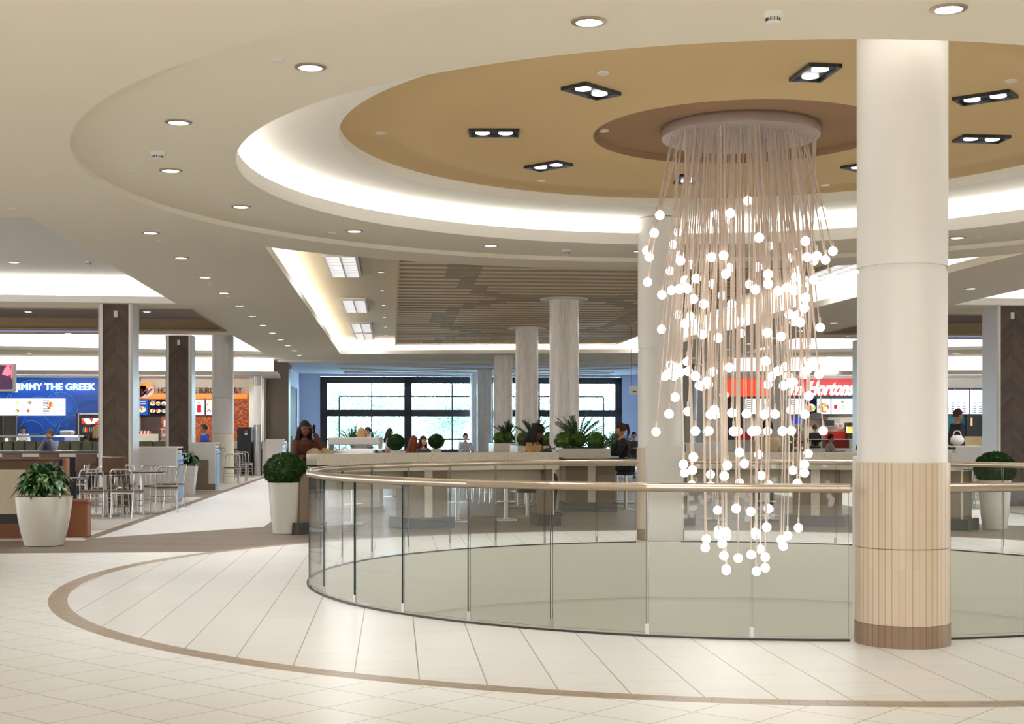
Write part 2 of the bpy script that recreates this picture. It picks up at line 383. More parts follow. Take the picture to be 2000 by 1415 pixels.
def dup(root, loc, rz=None, label=None, group=None, scale=None):
    def cp(o, par):
        c = o.copy(); COL.objects.link(c)
        if par is not None: c.parent = par
        for k in list(o.children): cp(k, c)
        return c
    r = cp(root, None); r.location = loc if len(loc) == 3 else (loc[0], loc[1], 0)
    if rz is not None: r.rotation_euler = (0, 0, rz)
    if label: r['label'] = label
    if group: r['group'] = group
    if scale: r.scale = scale
    return r
def struct(o): o['kind'] = 'structure'; return o
ORD = ['first', 'second', 'third', 'fourth', 'fifth', 'sixth', 'seventh', 'eighth', 'ninth', 'tenth', 'eleventh', 'twelfth', 'thirteenth', 'fourteenth', 'fifteenth', 'sixteenth']
def nth(i):
    if i < 16: return ORD[i]
    return {16: 'seventeenth', 17: 'eighteenth', 18: 'nineteenth', 19: 'twentieth'}.get(i) or ('twenty-' if i < 29 else 'thirty-' if i < 39 else 'forty-') + ORD[(i+1) % 10 - 1] if (i+1) % 10 else {29: 'thirtieth', 39: 'fortieth'}.get(i, 'last')

# ------------------------------------------------------------------ floor and the round opening
RR = 4.31
outer = [W(-24, -9), W(31, -9), W(31, 61), W(-24, 61)]
struct(MB().sheet([outer, circ(C0, RR-.03)], 0).build('floor', 'floor', smooth=False))
w = MB().band(circ(C0, RR-.03), -4.6, 0)
struct(w.build('wall_drum', 'well', smooth=True))
struct(MB().sheet([circ(C0, RR+.2)], -4.5).build('floor_lower_level', 'cream', smooth=False))
t = MB()
for z in (-.72, -1.55): t.arc(C0, RR-.045, RR-.025, 0, 2*PI, z, z+.008, 96)
struct(t.build('trim_1', 'well'))

# ------------------------------------------------------------------ ceiling
def off(poly, d):
    n = len(poly); ar = sum(poly[i][0]*poly[(i+1) % n][1]-poly[(i+1) % n][0]*poly[i][1] for i in range(n)); s = 1 if ar > 0 else -1
    out = []
    for i in range(n):
        p0, p1, p2 = Vector(poly[i-1]), Vector(poly[i]), Vector(poly[(i+1) % n])
        e1 = (p1-p0).normalized(); e2 = (p2-p1).normalized()
        n1 = Vector((e1.y, -e1.x))*s; n2 = Vector((e2.y, -e2.x))*s
        b = (n1+n2); k = 1+n1.dot(n2)
        q = p1 + b*(d/max(k, .2)); out.append((q.x, q.y))
    return out
def cove(name, poly, z0, lip, top, pocket, sides, topmat='tile', lipmat='white', zled=None, inner=None, ledmat='led'):
    """a raised ceiling over an opening; the strip light lies on the shelf behind the lip"""
    o2 = off(poly, pocket)
    b = MB(); b.band(poly, z0, z0+lip); b.band(poly, z0+lip, z0+lip, off(poly, .02)); b.band(off(poly, .02), z0+lip, z0+lip-.05)
    b.band(off(poly, .02), z0+lip-.05, z0+lip-.05, o2); b.band(o2, z0+lip-.05, top)
    root = struct(b.build(name, lipmat, smooth=False, recalc=True))
    t = MB(); t.sheet([o2] + ([inner] if inner else []), top); struct(t.build(name+'_top', topmat, smooth=False))
    zl = z0+lip-.035; a, c = off(poly, pocket*.35), off(poly, pocket*.6); n = len(poly)
    l = MB()
    for i in (range(n) if sides is None else sides):
        j = (i+1) % n; l.face([(a[i][0], a[i][1], zl), (a[j][0], a[j][1], zl), (c[j][0], c[j][1], zl), (c[i][0], c[i][1], zl)])
    s = struct(l.build('trim_strip_light', ledmat, smooth=False, recalc=False)); s.parent = root
    return root
# wood ceiling opening: a ring arc in front, straight sides
wl, wr, wbl, wbr = UV(-3.42, 18.5), UV(7.06, 19.0), UV(-5.43, 43.6), UV(4.05, 43.0)
a0 = math.atan2(18.5-C2[1], -3.42-C2[0]); a1 = math.atan2(19.0-C2[1], 7.06-C2[0])
arcp = [(C2[0]+7.2*math.cos(a1+(a0-a1)*i/28), C2[1]+7.2*math.sin(a1+(a0-a1)*i/28)) for i in range(29)]
woodop = arcp + [(-5.43, 43.6), (4.05, 43.0)]
L1 = [W(-4.17, 16.3), W(-4.17, 26.95), W(-21, 26.2), W(-21, 16.3)]
L2 = [W(-4.09, 28.2), W(-4.09, 33.9), W(-21, 33.4), W(-21, 28.2)]
L3 = [W(-4.1, 35.6), W(-4.05, 44.4), (-15.4, 41.0), (-20, 39.8), W(-21, 35.6)]
R1 = [W(10.85, 16.0), W(28, 16.0), W(28, 25.4), W(10.85, 25.9)]
R2 = [W(10.75, 28.0), W(28, 28.0), W(28, 33.2), W(10.75, 33.6)]
R3 = [W(10.55, 35.5), W(28, 35.5), (22, 39.0), (15.4, 40.8), (7.2, 43.2)]
struct(MB().sheet([outer, circ(C2, 6.3), woodop, L1, L2, L3, R1, R2, R3], Z2).build('ceiling', 'soffit', smooth=False))
t = MB(); t.band(circ(C2, 6.3), Z2, Z1); struct(t.build('trim_ceiling_step', 'soffit'))
struct(MB().sheet([[W(-3.95, 48.02), W(10.9, 48.02), W(10.9, 59), W(-3.95, 59)]], Z2-.006).build('ceiling_window_hall', 'bluetint', smooth=False))
struct(MB().sheet([circ(C2, 6.3), circ(C2, 4.86)], Z1).build('ceiling_ring', 'soffit', smooth=False))
GR = 3.9
cove('ceiling_round_cove', circ(C2, 4.86), Z1, .15, 4.34, .62, None, 'white', 'white', inner=circ(C2, GR))
t = MB(); t.band(circ(C2, GR), 4.34, 4.45); struct(t.build('trim_gold_rim', 'white'))
struct(MB().sheet([circ(C2, GR), circ(C0, 1.48)], 4.45).build('ceiling_gold_disc', 'gold', smooth=False))
t = MB(); t.band(circ(C0, 1.48), 4.45, 4.52); t.sheet([circ(C0, 1.48)], 4.52); struct(t.build('ceiling_brown_disc', 'brown'))
cove('ceiling_wood_cove', woodop, Z2, .12, 4.4, .45, [28, 29, 30], 'woodceil')
cove('ceiling_recess_left', L1, Z2, .13, 4.42, .5, [1], 'tile')
cove('ceiling_recess_left_middle', L2, Z2, .02, 4.2, .05, [], 'darkceil', 'darkbrown')
cove('ceiling_recess_left_far', L3, Z2, .10, 4.5, .5, [1, 2], 'tile')
cove('ceiling_recess_right', R1, Z2, .13, 4.42, .5, [2], 'tile')
cove('ceiling_recess_right_middle', R2, Z2, .02, 4.2, .05, [], 'darkceil', 'darkbrown')
cove('ceiling_recess_right_far', R3, Z2, .10, 4.5, .5, [2, 3], 'tile')
# blue-lit slots in the dark recesses
for nm, u0, u1, v in (('trim_2', -20, -6.6, 34.45), ('trim_3', 11.6, 27, 34.3), ('trim_7', -20, -8.6, 27.35)):
    struct(MB().ubox(u0, u1, v, v+.14, 3.915, 3.94).build(nm, glow(nm+'_glow', (150, 155, 215), .6)))
t = MB(); t.ubox(-3.95, 10.9, 47.6, 48.0, 3.86, 3.94); struct(t.build('trim_4', 'soffit'))
# slats of the wood ceiling
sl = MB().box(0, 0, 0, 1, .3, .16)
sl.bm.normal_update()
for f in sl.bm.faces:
    if abs(f.normal.y) > .5: f.material_index = 1  # side faces get a darker colour: their shade is painted in
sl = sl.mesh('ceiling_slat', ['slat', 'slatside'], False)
k = 0
for i in range(40):
    v = 20.1 + i*.6; u0, u1 = .1, 6.88
    if v > 43.6: break
    ua = u0; ub = u1
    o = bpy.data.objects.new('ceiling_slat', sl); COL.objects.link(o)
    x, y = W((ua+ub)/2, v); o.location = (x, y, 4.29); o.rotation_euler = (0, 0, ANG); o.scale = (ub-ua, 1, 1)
    tag(o, f'pale wooden ceiling slat with dark printed patches, {nth(i)} from the round ceiling', 'ceiling slat', 'slats of the wooden ceiling')
struct(MB().ubox(.05, .1, 20.0, 43.8, 4.18, 4.4).build('trim_5', 'woodceil'))
struct(MB().ubox(6.88, 6.93, 20.0, 43.8, 4.18, 4.4).build('trim_6', 'woodceil'))
# beams of the window hall ceiling
for i, (a, b) in enumerate((((-2, 50), (9, 56)), ((-2, 56), (9, 50)), ((-2, 53), (4, 57)), ((3, 57), (9, 52)), ((-2, 50), (9, 50)), ((-2, 57), (9, 57)))):
    p, q = Vector(W(*a)), Vector(W(*b)); m = (p+q)/2; d = q-p
    struct(MB().box(m.x, m.y, 3.90, d.length, .10, .05, math.atan2(d.y, d.x)).build('trim_beam', 'grey'))

# ------------------------------------------------------------------ outer walls
def wallbox(name, u0, u1, v0, v1, z0, z1, m='cream'): return struct(MB().ubox(u0, u1, v0, v1, z0, z1).build(name, m, smooth=False))
wallbox('wall_back', -24, 31, -9.2, -9, 0, 4.0, 'woodcol2'); wallbox('wall_left', -24.2, -24, -9, 61, 0, 4.6); wallbox('wall_right', 31, 31.2, -9, 61, 0, 4.6)
# window hall
VW = 59.0
wallbox('wall_hall_left', -4.15, -3.95, 57.3, VW, 0, Z2, 'bluetint'); wallbox('wall_hall_left_near', -4.15, -3.95, 49.9, 51.2, 0, Z2, 'bluetint')
wallbox('wall_hall_left_head', -4.15, -3.95, 51.2, 57.3, 3.25, Z2, 'bluetint')
wallbox('wall_hall_right', 10.9, 11.1, 49.9, VW, 0, Z2, 'bluetint')
WL, WR, WT = -3.1, 9.85, 3.84
wallbox('wall_window_left', -4.15, WL, VW, VW+.25, 0, Z2, 'bluetint'); wallbox('wall_window_right', WR, 11.1, VW, VW+.25, 0, Z2, 'bluetint')
wallbox('wall_window_head', WL, WR, VW, VW+.25, WT, Z2, 'bluetint')
d = MB(); d.ubox(-4.12, -3.98, 51.2, 57.3, 0, 3.25); d = struct(d.build('door_1', 'darkslat', smooth=False))
h = MB(); h.ubox(-3.98, -3.9, 54.1, 54.16, .9, 1.3); h = h.build('door_handle', 'steel', d)
# windows: three bays
span = WR-WL
cuts = [0, .275, .7, 1]
fr = MB()
U = lambda px: WL + (px-625)/(1207-625)*span
ZP = lambda py: EYE + (HOR-py)*59.2/F
def ub(px0, px1, py0, py1, d=.18): fr.ubox(U(px0), U(px1), VW-.02, VW+d, ZP(py1), ZP(py0))
bays = [(625, 792), (792, 1040), (1040, 1207)]
for bi, (b0, b1) in enumerate(bays):
    fr = MB()
    h0 = 13 if bi == 0 else 7; h1 = 13 if bi == 2 else 7
    ub(b0, b0+h0, 737, 884); ub(b1-h1, b1, 737, 884); ub(b0, b1, 737, 750); ub(b0, b1, 801, 814); ub(b0, b1, 857, 860); ub(b0, b1, 878, 884)
    wnd = struct(fr.build(f'window_{bi+1}', 'black', smooth=False))
    mu = MB(); fr = mu
    lo = 661 if bi == 0 else b0; hi = 1171 if bi == 2 else b1
    ub(lo, hi, 773.8, 776.4, .1)
    for px in [(661, 723), (877, 955), (1109, 1171)][bi]:
        ub(px-1.2, px+1.2, 776 if px in (661, 1171) else 750, 801, .1); ub(px-1.2, px+1.2, 814, 880, .1)
    mu.build('mullion', 'black', wnd, smooth=False)
    g = MB(); g.ubox(U(b0)+.05, U(b1)-.05, VW+.05, VW+.062, 0.05, 3.8); g.build('glass_pane', 'winglass', wnd, smooth=False)
wallbox('wall_window_sill', WL, WR, VW, VW+.2, 0, ZP(884), 'bluetint')

# ------------------------------------------------------------------ the two atrium columns
def atrium_column(label, u, v, void_side, slot):
    x, y = W(u, v); c = thing('round_column', label, 'column', (x, y), ANG, 'tall round columns at the glass railing')
    s = MB(); s.lathe([(.303, 1.24), (.303, 2.55)], 48); s.build('lower_shaft', 'column', c)
    s = MB(); s.lathe([(.305, 2.585), (.305, 4.33)], 48); s.lathe([(.29, 2.54), (.29, 2.6)], 48); s.build('upper_shaft', 'column', c)

    s = MB(); s.lathe([(.319, .15), (.319, 1.245)], 48); s.build('tile_cladding', 'clad', c)
    s = MB(); s.lathe([(.322, 0), (.322, .148)], 48); s.build('tile_base', 'cladbase', c)
    s = MB(); s.lathe([(.3198, .66), (.3198, .667)], 48); s.build('joint_ring', 'cladbase', c)
    # painted casing on the side towards the void
    s = MB(); d = void_side*.2; s.box(0, d, .64, .49, .26, 1.28); s.build('void_casing', 'column', c, bevel=.015)
    return c
c1 = atrium_column('large white round column in front, beside the chandelier', 3.5, 9.245, 1, 1)
c2 = atrium_column('white round column behind the chandelier at the far railing', 3.6, 18.4, -1, 1)

# ------------------------------------------------------------------ glass railing
rail = thing('glass_railing', 'round glass railing with champagne metal handrail around the floor opening', 'railing', (C0[0], C0[1], 0))
ST = 9.72; R2D = math.radians
def cutarc(c, side):    # angles where the columns interrupt the rail
    return c
joints = [106.1+ST*k for k in range(17)]
left = [98.9]+joints+[270.6]; right = sorted([(189.84-a) % 360 for a in left]); right = [a-360 if a > 180 else a for a in right]; right.sort()
k = 0
for arc_a in (left, right):
    for a, b in zip(arc_a, arc_a[1:]):
        if b-a < 2: continue
        A0, A1 = R2D(a+.12), R2D(b-.12)
        p = MB(); P0 = (RR*math.cos(A0), RR*math.sin(A0)); P1 = (RR*math.cos(A1), RR*math.sin(A1))
        dx, dy = P1[0]-P0[0], P1[1]-P0[1]; L = math.hypot(dx, dy)
        p.box((P0[0]+P1[0])/2, (P0[1]+P1[1])/2, .53, L, .012, 1.0, math.atan2(dy, dx))
        p.bm.normal_update()
        for f in p.bm.faces:
            n = f.normal
            if abs(n.x*dx/L+n.y*dy/L) > .9 or abs(n.z) > .9: f.material_index = 1
        p.build('glass_panel', ['glass', 'glassedge'], rail, smooth=False)
    for a in arc_a[1:-1]:
        q = MB(); q.box(RR*math.cos(R2D(a)), RR*math.sin(R2D(a)), .055, .03, .012, .07, R2D(a)+PI/2); q.build('clamp', 'steel', rail, smooth=False)
    # handrail: straight lengths mitred at the joints
    for a, b in zip(arc_a, arc_a[1:]):
        q = MB(); P = [(RR*math.cos(R2D(t)), RR*math.sin(R2D(t)), 1.062) for t in (a, b)]; q.tube(P, .032, 16)
        q.ball(P[0], .0322, 12); q.build('handrail', 'metal', rail)
    q = MB(); q.arc((0, 0), RR-.01, RR+.01, R2D(arc_a[0]), R2D(arc_a[-1]), .0, .014, 80); q.build('base_shoe', 'dark', rail)

# ------------------------------------------------------------------ chandelier
CH = [(1003,146),(848,258),(708,272),(696,302),(222,275),(172,435),(380,425),(105,590),(127,647),(338,537),(399,629),(405,680),(497,713),(682,648),(787,634),(840,743),(808,797),(1103,475),(1192,549),(1515,507),(1660,240),(1372,657),(1530,648),(1617,637),(1590,682),(1692,673),(1758,595),(313,772),(545,838),(445,855),(113,870),(1183,800),(1183,885),(1735,838),(1588,850),(1095,735),(1385,893),(1350,920),(1430,825),(1455,880),(1445,770),(1418,945),(690,885),(395,932),(466,928),(325,943),(240,982),(520,1020),(775,990),(610,1065),(861,1063),(1015,890),(1070,935),(1272,950),(383,1160),(488,1175),(448,1240),(535,1240),(932,1220),(1372,1158),(1447,1160),(1505,1100),(1515,1010),(1410,1225),(1468,1228),(1645,1272)]
CB = [(237,198),(357,802),(303,950),(188,1110),(600,245),(740,275),(940,235),(1177,228),(1300,262),(318,518),(372,538),(302,590),(265,618),(345,615),(405,580),(465,485),(474,572),(538,615),(570,698),(595,705),(640,660),(655,690),(693,575),(838,538),(792,782),(1163,483),(1270,570),(1335,530),(1210,620),(1180,690),(1360,610),(1320,700),(1380,675),(1410,668),(1548,500),(1530,560),(1505,600),(1635,597),(1545,790),(471,928),(706,915),(670,955),(718,960),(862,940),(990,950),(1180,930),(1148,955),(1245,953),(1385,915),(1510,955),(537,1103),(640,1107),(657,1100),(875,1105),(915,1105),(1040,1105),(1080,1100),(1178,1103),(1310,1103),(1388,1100),(1672,1100)]
CC = [(519,152),(930,110),(1099,129),(1537,121),(431,216),(441,292),(510,268),(821,225),(972,210),(1506,216),(1506,292),(671,305),(793,320),(1123,315),(1402,270),(505,400),(671,410),(927,380),(1187,400),(1442,385),(735,623),(898,609),(1028,636),(1187,611),(1452,780),(1170,775),(742,800),(742,840),(808,815),(815,855),(775,920),(1068,820),(1072,845),(635,880),(624,955),(1355,849),(1300,887),(1317,942),(790,1028),(917,1049),(1032,1018),(1115,970),(1157,1040),(811,1145),(811,1160),(1079,1166),(1157,1135)]
GL = [(1240+a/4.545, 360+b/4.545) for a, b in CH]+[(1240+a/4.545, 600+b/4.545) for a, b in CB]+[(1240+a/4.545, 860+b/4.545) for a, b in CC]
def rho(py):
    T = [(380, .9), (480, .97), (640, .9), (740, .82), (850, .86), (900, .66), (1000, .5), (1060, .5), (1120, .25)]
    for (a, ra), (b, rb) in zip(T, T[1:]):
        if py <= b: return ra+(rb-ra)*max(0, (py-a))/(b-a)
    return .25
chan = thing('chandelier', 'cascading chandelier of lit white globes on long straight cords', 'chandelier', (C0[0], C0[1], 4.52))
s = MB(); s.lathe([(.77, -.0), (.79, -.03), (.79, -.105)], 72); s.build('canopy', 'canopy', chan)
rg = random.Random(3); pend = []
for i, (px, py) in enumerate(GL):
    r = rho(py); dxp = PX(px, C0[1])-C0[0]; q = max(0, r*r-dxp*dxp)
    dy = math.sqrt(q)*rg.uniform(.25, 1)*(1 if (i*7) % 3 == 0 else -1) if i % 5 else math.sqrt(q)*rg.uniform(-.4, .4)
    D = C0[1]+dy; gx, gz = PX(px, D)-C0[0], EYE+(HOR-py)*D/F-4.52
    rad = math.hypot(gx, dy); depth = -gz
    k = (.70/.97) if py < 880 else 1.15
    tx, ty = gx*k+rg.uniform(-.03, .03), dy*k+rg.uniform(-.03, .03); tr = math.hypot(tx, ty)
    if tr > .75: tx, ty = tx*.75/tr, ty*.75/tr
    pend.append((dy, (tx, ty, -.1), (gx, dy, gz)))
pend.sort(key=lambda p: p[0])
gm = MB().ball((0, 0, 0), .0455, 20).mesh('globe', 'globe')
def cordtube(b, a, c): b.tube([a, c], .0068, 6); b.lathe([(.011, 0), (.011, .05), (.006, .06)], 8, c[0], c[1], c[2]+.045)
for dy, a, c in pend[:99]:
    b = MB(); cordtube(b, a, c); co = b.build('cord', 'cord', chan)
    g = bpy.data.objects.new('globe', gm); COL.objects.link(g); g.parent = co; g.location = c
b = MB(); gb = MB()
for dy, a, c in pend[99:]: cordtube(b, a, c); gb.ball(c, .0455, 14)
o = b.build('cords', 'cord', chan); o['kind'] = 'stuff'
o = gb.build('globes', 'globe', chan); o['kind'] = 'stuff'
# ------------------------------------------------------------------ ceiling fixtures
def spot(x, y, z, watts, size=88, col=NEUT, par=None):
    d = bpy.data.lights.new('lamp', 'SPOT'); d.energy = watts; d.spot_size = math.radians(size); d.spot_blend = 1; d.shadow_soft_size = .07; d.color = col
    o = bpy.data.objects.new('lamp', d); COL.objects.link(o)
    if par: o.parent = par; o.location = (0, 0, -.03)
    else: o.location = (x, y, z)
    return o
dl_trim = MB().lathe([(.082, 0), (.11, 0), (.11, -.008), (.082, -.012)], 28, caps=False).mesh('trim_ring', 'metal')
dl_lens = MB().lathe([(.084, -.001), (.084, -.006)], 28).mesh('lens', 'lamp')
dl_small = MB().lathe([(.052, -.001), (.052, -.006)], 16).mesh('lens', 'lamp')
def downlight(x, y, z, label, group, watts=None, small=False):
    t = thing('recessed_downlight', label, 'downlight', (x, y, z), 0, group)
    for nm, me in (('trim_ring', dl_trim), ('lens', dl_lens)):
        o = bpy.data.objects.new(nm, me); COL.objects.link(o); o.parent = t
        if small: o.scale = (.6, .6, 1)
    if watts != 0: spot(0, 0, 0, watts or DOWN_W, par=t)
    return t
for i in range(16):
    a = math.radians(251.8-22.5*i); x, y = C2[0]+5.52*math.cos(a), C2[1]+5.52*math.sin(a)
    px = 1000+F*x/y if y > .5 else -1
    downlight(x, y, Z1, f'round recessed downlight in the round ceiling ring, {nth(i)} clockwise from the front column gap', 'downlights of the round ceiling ring', 18 if i == 15 else None)
for i in range(12):
    v = 17.4+2.47*i
    x, y = W(-3.0, v); downlight(x, y, Z2, f'small recessed downlight above the left tiled aisle, {nth(i)} from the front', 'downlights above the left aisle', 270)
    x, y = W(9.9, v+.6); downlight(x, y, Z2, f'small recessed downlight above the right tiled aisle, {nth(i)} from the front', 'downlights above the right aisle', 270)
for i, (px, py, z) in enumerate(((27, 512, 4.42), (96, 542, 4.42), (161, 542, 4.42), (55, 609, 4.2), (287, 609, 4.2), (133, 651, 3.93), (57, 691, 3.93), (197, 694, 3.93), (277, 667, 4.2), (385, 668, 4.3), (411, 663, 4.3), (468, 698, 3.93), (1985, 614, 3.93), (1866, 691, 3.93), (1872, 691.5, 3.93), (1660, 656, 3.93), (1620, 697, 3.93))):
    D = F*(z-EYE)/(HOR-py)
    downlight(PX(px, D), D, z, f'small recessed downlight in the side food court ceiling, {nth(i)} counted left to right', 'food court ceiling downlights', 340)
for i in range(6):
    x, y = W(-.23, 25.4+3.3*i); downlight(x, y, 4.4, f'tiny round downlight left of the slats in the wooden ceiling, {nth(i)} from the front', 'tiny downlights in the wooden ceiling', 45, True)
    x, y = W(7.4, 24+3.3*i); downlight(x, y, 4.4, f'tiny round downlight right of the slats in the wooden ceiling, {nth(i)} from the front', 'tiny downlights right of the slats', 45, True)
for i, (u, v) in enumerate(((-2.6, 50.5), (-2.8, 53), (-2.8, 56), (9.8, 51), (9.8, 55))):
    x, y = W(u, v); downlight(x, y, Z2, f'recessed downlight in the blue-lit window hall ceiling, {nth(i)} counted left to right', 'window hall downlights', 200)
# troffers in the wooden ceiling
tr_f = MB(); tr_f.box(-.27, 0, -.02, .05, 3, .05); tr_f.box(.27, 0, -.02, .05, 3, .05)
for k in range(9): tr_f.box(0, -1.5+k*.375, -.02, .56, .03, .05)
tr_f.box(0, 0, -.02, .03, 3, .05); tr_f = tr_f.mesh('louver_frame', 'grey', False)
tr_l = MB().box(0, 0, .005, .5, 2.96, .01).mesh('light_panel', glow('troffer_light', (236, 242, 255), 1.7), False)
for i in range(4):
    for u, side in ((-.88, 'left'), (7.9, 'right')):
        x, y = W(u, (24.4, 32.0, 38.6, 42.1)[i])
        t = thing('louvered_ceiling_light', f'long louvered fluorescent light {side} of the slats in the wooden ceiling, {nth(i)} from the front', 'ceiling light', (x, y, 4.39), ANG, 'louvered lights in the wooden ceiling')
        for nm, me in (('louver_frame', tr_f), ('light_panel', tr_l)):
            o = bpy.data.objects.new(nm, me); COL.objects.link(o); o.parent = t
        d = bpy.data.lights.new('lamp', 'AREA'); d.shape = 'RECTANGLE'; d.size = .5; d.size_y = 2.9; d.energy = 26; d.color = NEUT
        o = bpy.data.objects.new('lamp', d); COL.objects.link(o); o.parent = t; o.location = (0, 0, -.06)
# twin black downlights of the golden disc
tb = MB(); tb.box(0, -.13, -.006, .5, .02, .03); tb.box(0, .13, -.006, .5, .02, .03); tb.box(-.24, 0, -.006, .02, .26, .03); tb.box(.24, 0, -.006, .02, .26, .03); tb.box(0, 0, .008, .48, .26, .006)
tb = tb.mesh('housing', 'black', False)
tl = MB(); tl.lathe([(.07, .0), (.07, -.012)], 18); tl = tl.mesh('lamp_lens', 'lamp')
tw = [(1155, 175), (965, 257), (1071, 322), (1592, 139), (1924, 188), (1917, 269), (1685, 327), (1345, 348)]
twl = ['behind the round ceiling edge, upper left', 'at the left of the golden ceiling', 'at the lower left of the golden ceiling', 'above the chandelier, left of the front column', 'upper one right of the front column', 'lower one right of the front column', 'cut by the front column edge', 'seen through the chandelier cords']
for (px, py), l in zip(tw, twl):
    D = F*3.0/(HOR-py); x, y = PX(px, D), D; a = math.atan2(y-C2[1], x-C2[0])
    t = thing('twin_downlight', f'black twin spotlight recessed in the golden ceiling, {l}', 'spotlight', (x, y, 4.44), a, 'twin spotlights of the golden ceiling')
    for nm, me, ox in (('housing', tb, 0), ('lamp_lens', tl, -.115), ('lamp_lens', tl, .115)):
        o = bpy.data.objects.new(nm, me); COL.objects.link(o); o.parent = t; o.location = (ox, 0, 0)
    spot(0, 0, 0, 90, 90, par=t)
# sprinkler covers, smoke detectors, vents
disc = MB().lathe([(.05, 0), (.05, -.012)], 20).mesh('sprinkler_cover', 'plastic')
for i, (px, py, z) in enumerate(((543, 118, 3.99), (743, 259, 4.45), (1178, 142, 4.45), (1058, 352, 4.45), (1180, 254, 4.52), (1612, 361, 4.45), (1975, 157, 4.45), (257, 336, 3.99), (312, 471, 3.93), (24, 408, 3.93), (648, 455, 3.99), (383, 531, 3.93), (412, 555, 3.93), (448, 580, 3.93), (1908, 464, 3.99), (1985, 535, 3.93))):
    D = F*(z-EYE)/(HOR-py); o = bpy.data.objects.new('sprinkler_cover', disc); COL.objects.link(o); o.location = (PX(px, D), D, z)
    w = {4.45: 'golden ceiling', 4.52: 'brown disc by the chandelier', 3.99: 'round ceiling ring', 3.93: 'tan ceiling'}[z]
    tag(o, f'small white sprinkler cover in the {w}, {nth(i)} of the small covers', 'sprinkler', 'ceiling sprinkler covers')
for px, py, z, l in ((1510, 24, 3.99, 'white smoke detector at the top, left of the front column'), (308, 296, 3.99, 'white smoke detector in the ceiling ring at the left'), (1107, 487, 3.99, 'small smoke detector above the wooden ceiling edge'), (173, 510, 4.42, 'smoke detector beside the left ceiling recess')):
    D = F*(z-EYE)/(HOR-py-1); t = thing('smoke_detector', l, 'smoke detector', (PX(px, D), D, z))
    MB().lathe([(.062, 0), (.062, -.022), (.05, -.035)], 24).build('base', 'plastic', t)
    g = MB()
    for k in range(12): g.box(.042*math.cos(k*PI/6), .042*math.sin(k*PI/6), -.045, .007, .004, .022, k*PI/6)
    g.lathe([(.036, -.03), (.036, -.055)], 20, mi=1); g.lathe([(.046, -.055), (.03, -.066)], 20, mi=1); g.build('sensor_head', ['grille', 'plastic'], t)

# ------------------------------------------------------------------ chevron wood columns, stone columns, plain columns
def wood_column(u, v, label):
    c = thing('chevron_wood_column', label, 'column', W(u, v), ANG, 'square wood-clad columns'); H = Z2
    for s in (-1, 1):
        b = MB(); b.box(s*.30, 0, H/2, .055, .66, H); b.build('metal_side', 'sidepaint', c, smooth=False)
        b = MB(); b.box(s*.27, -.315, H/2, .05, .04, H); b.box(s*.27, .315, H/2, .05, .04, H); b.build('white_edge', 'white', c, smooth=False)
    for s in (-1, 1):
        b = MB(); b.box(0, 0, 0, .49, .03, H); b.build('wood_panel', 'woodcol', c, smooth=False, loc=(0, s*.30, H/2))
    b = MB(); b.box(0, -.32, 3.74, .07, .02, .13); b.build('wall_speaker', 'plastic', c, smooth=False)
    return c
for u, v, l in ((-5.35, 27.5, 'nearest left dark chevron-wood column beside the half wall'), (-5.45, 36.0, 'farther left dark chevron-wood column before the burger shop'), (12.1, 26.4, 'dark chevron-wood column at the right edge behind the planter'), (12.7, 36, 'chevron-wood column mostly hidden behind the front column')):
    wood_column(u, v, l)
def stone_column(v, label, top=4.4, collar=True):
    c = thing('stone_column', label, 'column', W(3.52, v), 0, 'stone-clad round columns')
    MB().lathe([(.305, 0), (.305, top)], 48).build('shaft', 'mosaic', c)
    if collar: MB().lathe([(.5, top-.215), (.5, top-.19), (.306, top-.18)], 40).build('collar', 'white', c)
for v, l in ((28.3, 'split-stone round column nearest the front, with white collar'), (36.3, 'split-stone round column in the middle of the three'), (44.3, 'split-stone round column farthest of the three'),): stone_column(v, l)
for v, l in ((53.3, 'pale stone column standing in the window hall'), (58.2, 'pale stone column right against the windows')): stone_column(v, l, Z2, False)
for u, v, l in ((-4.94, 40.6, 'white round column in the left food court'), (11.94, 42, 'white round column seen through the chandelier by the red sign')):
    c = thing('white_column', l, 'column', W(u, v), 0, 'white food court columns'); MB().lathe([(.31, 1.42), (.31, 2.45)], 40).lathe([(.31, 2.46), (.31, 4.5)], 40).build('shaft', 'column', c)
    MB().lathe([(.315, 0), (.315, 1.41)], 40).build('base', 'cream', c)
for u, v, l in ((-4.1, 49.3, 'taupe wood-clad square column before the window hall, left'), (10.65, 49.3, 'taupe wood-clad square column seen through the chandelier cords')):
    c = thing('wood_panel_column', l, 'column', W(u, v), ANG); MB().box(0, 0, Z2/2, .86, .8, Z2).build('shaft', 'woodcol2', c, smooth=False)
    MB().box(0, -.41, .08, .88, .02, .16).build('base', 'dark', c, smooth=False)

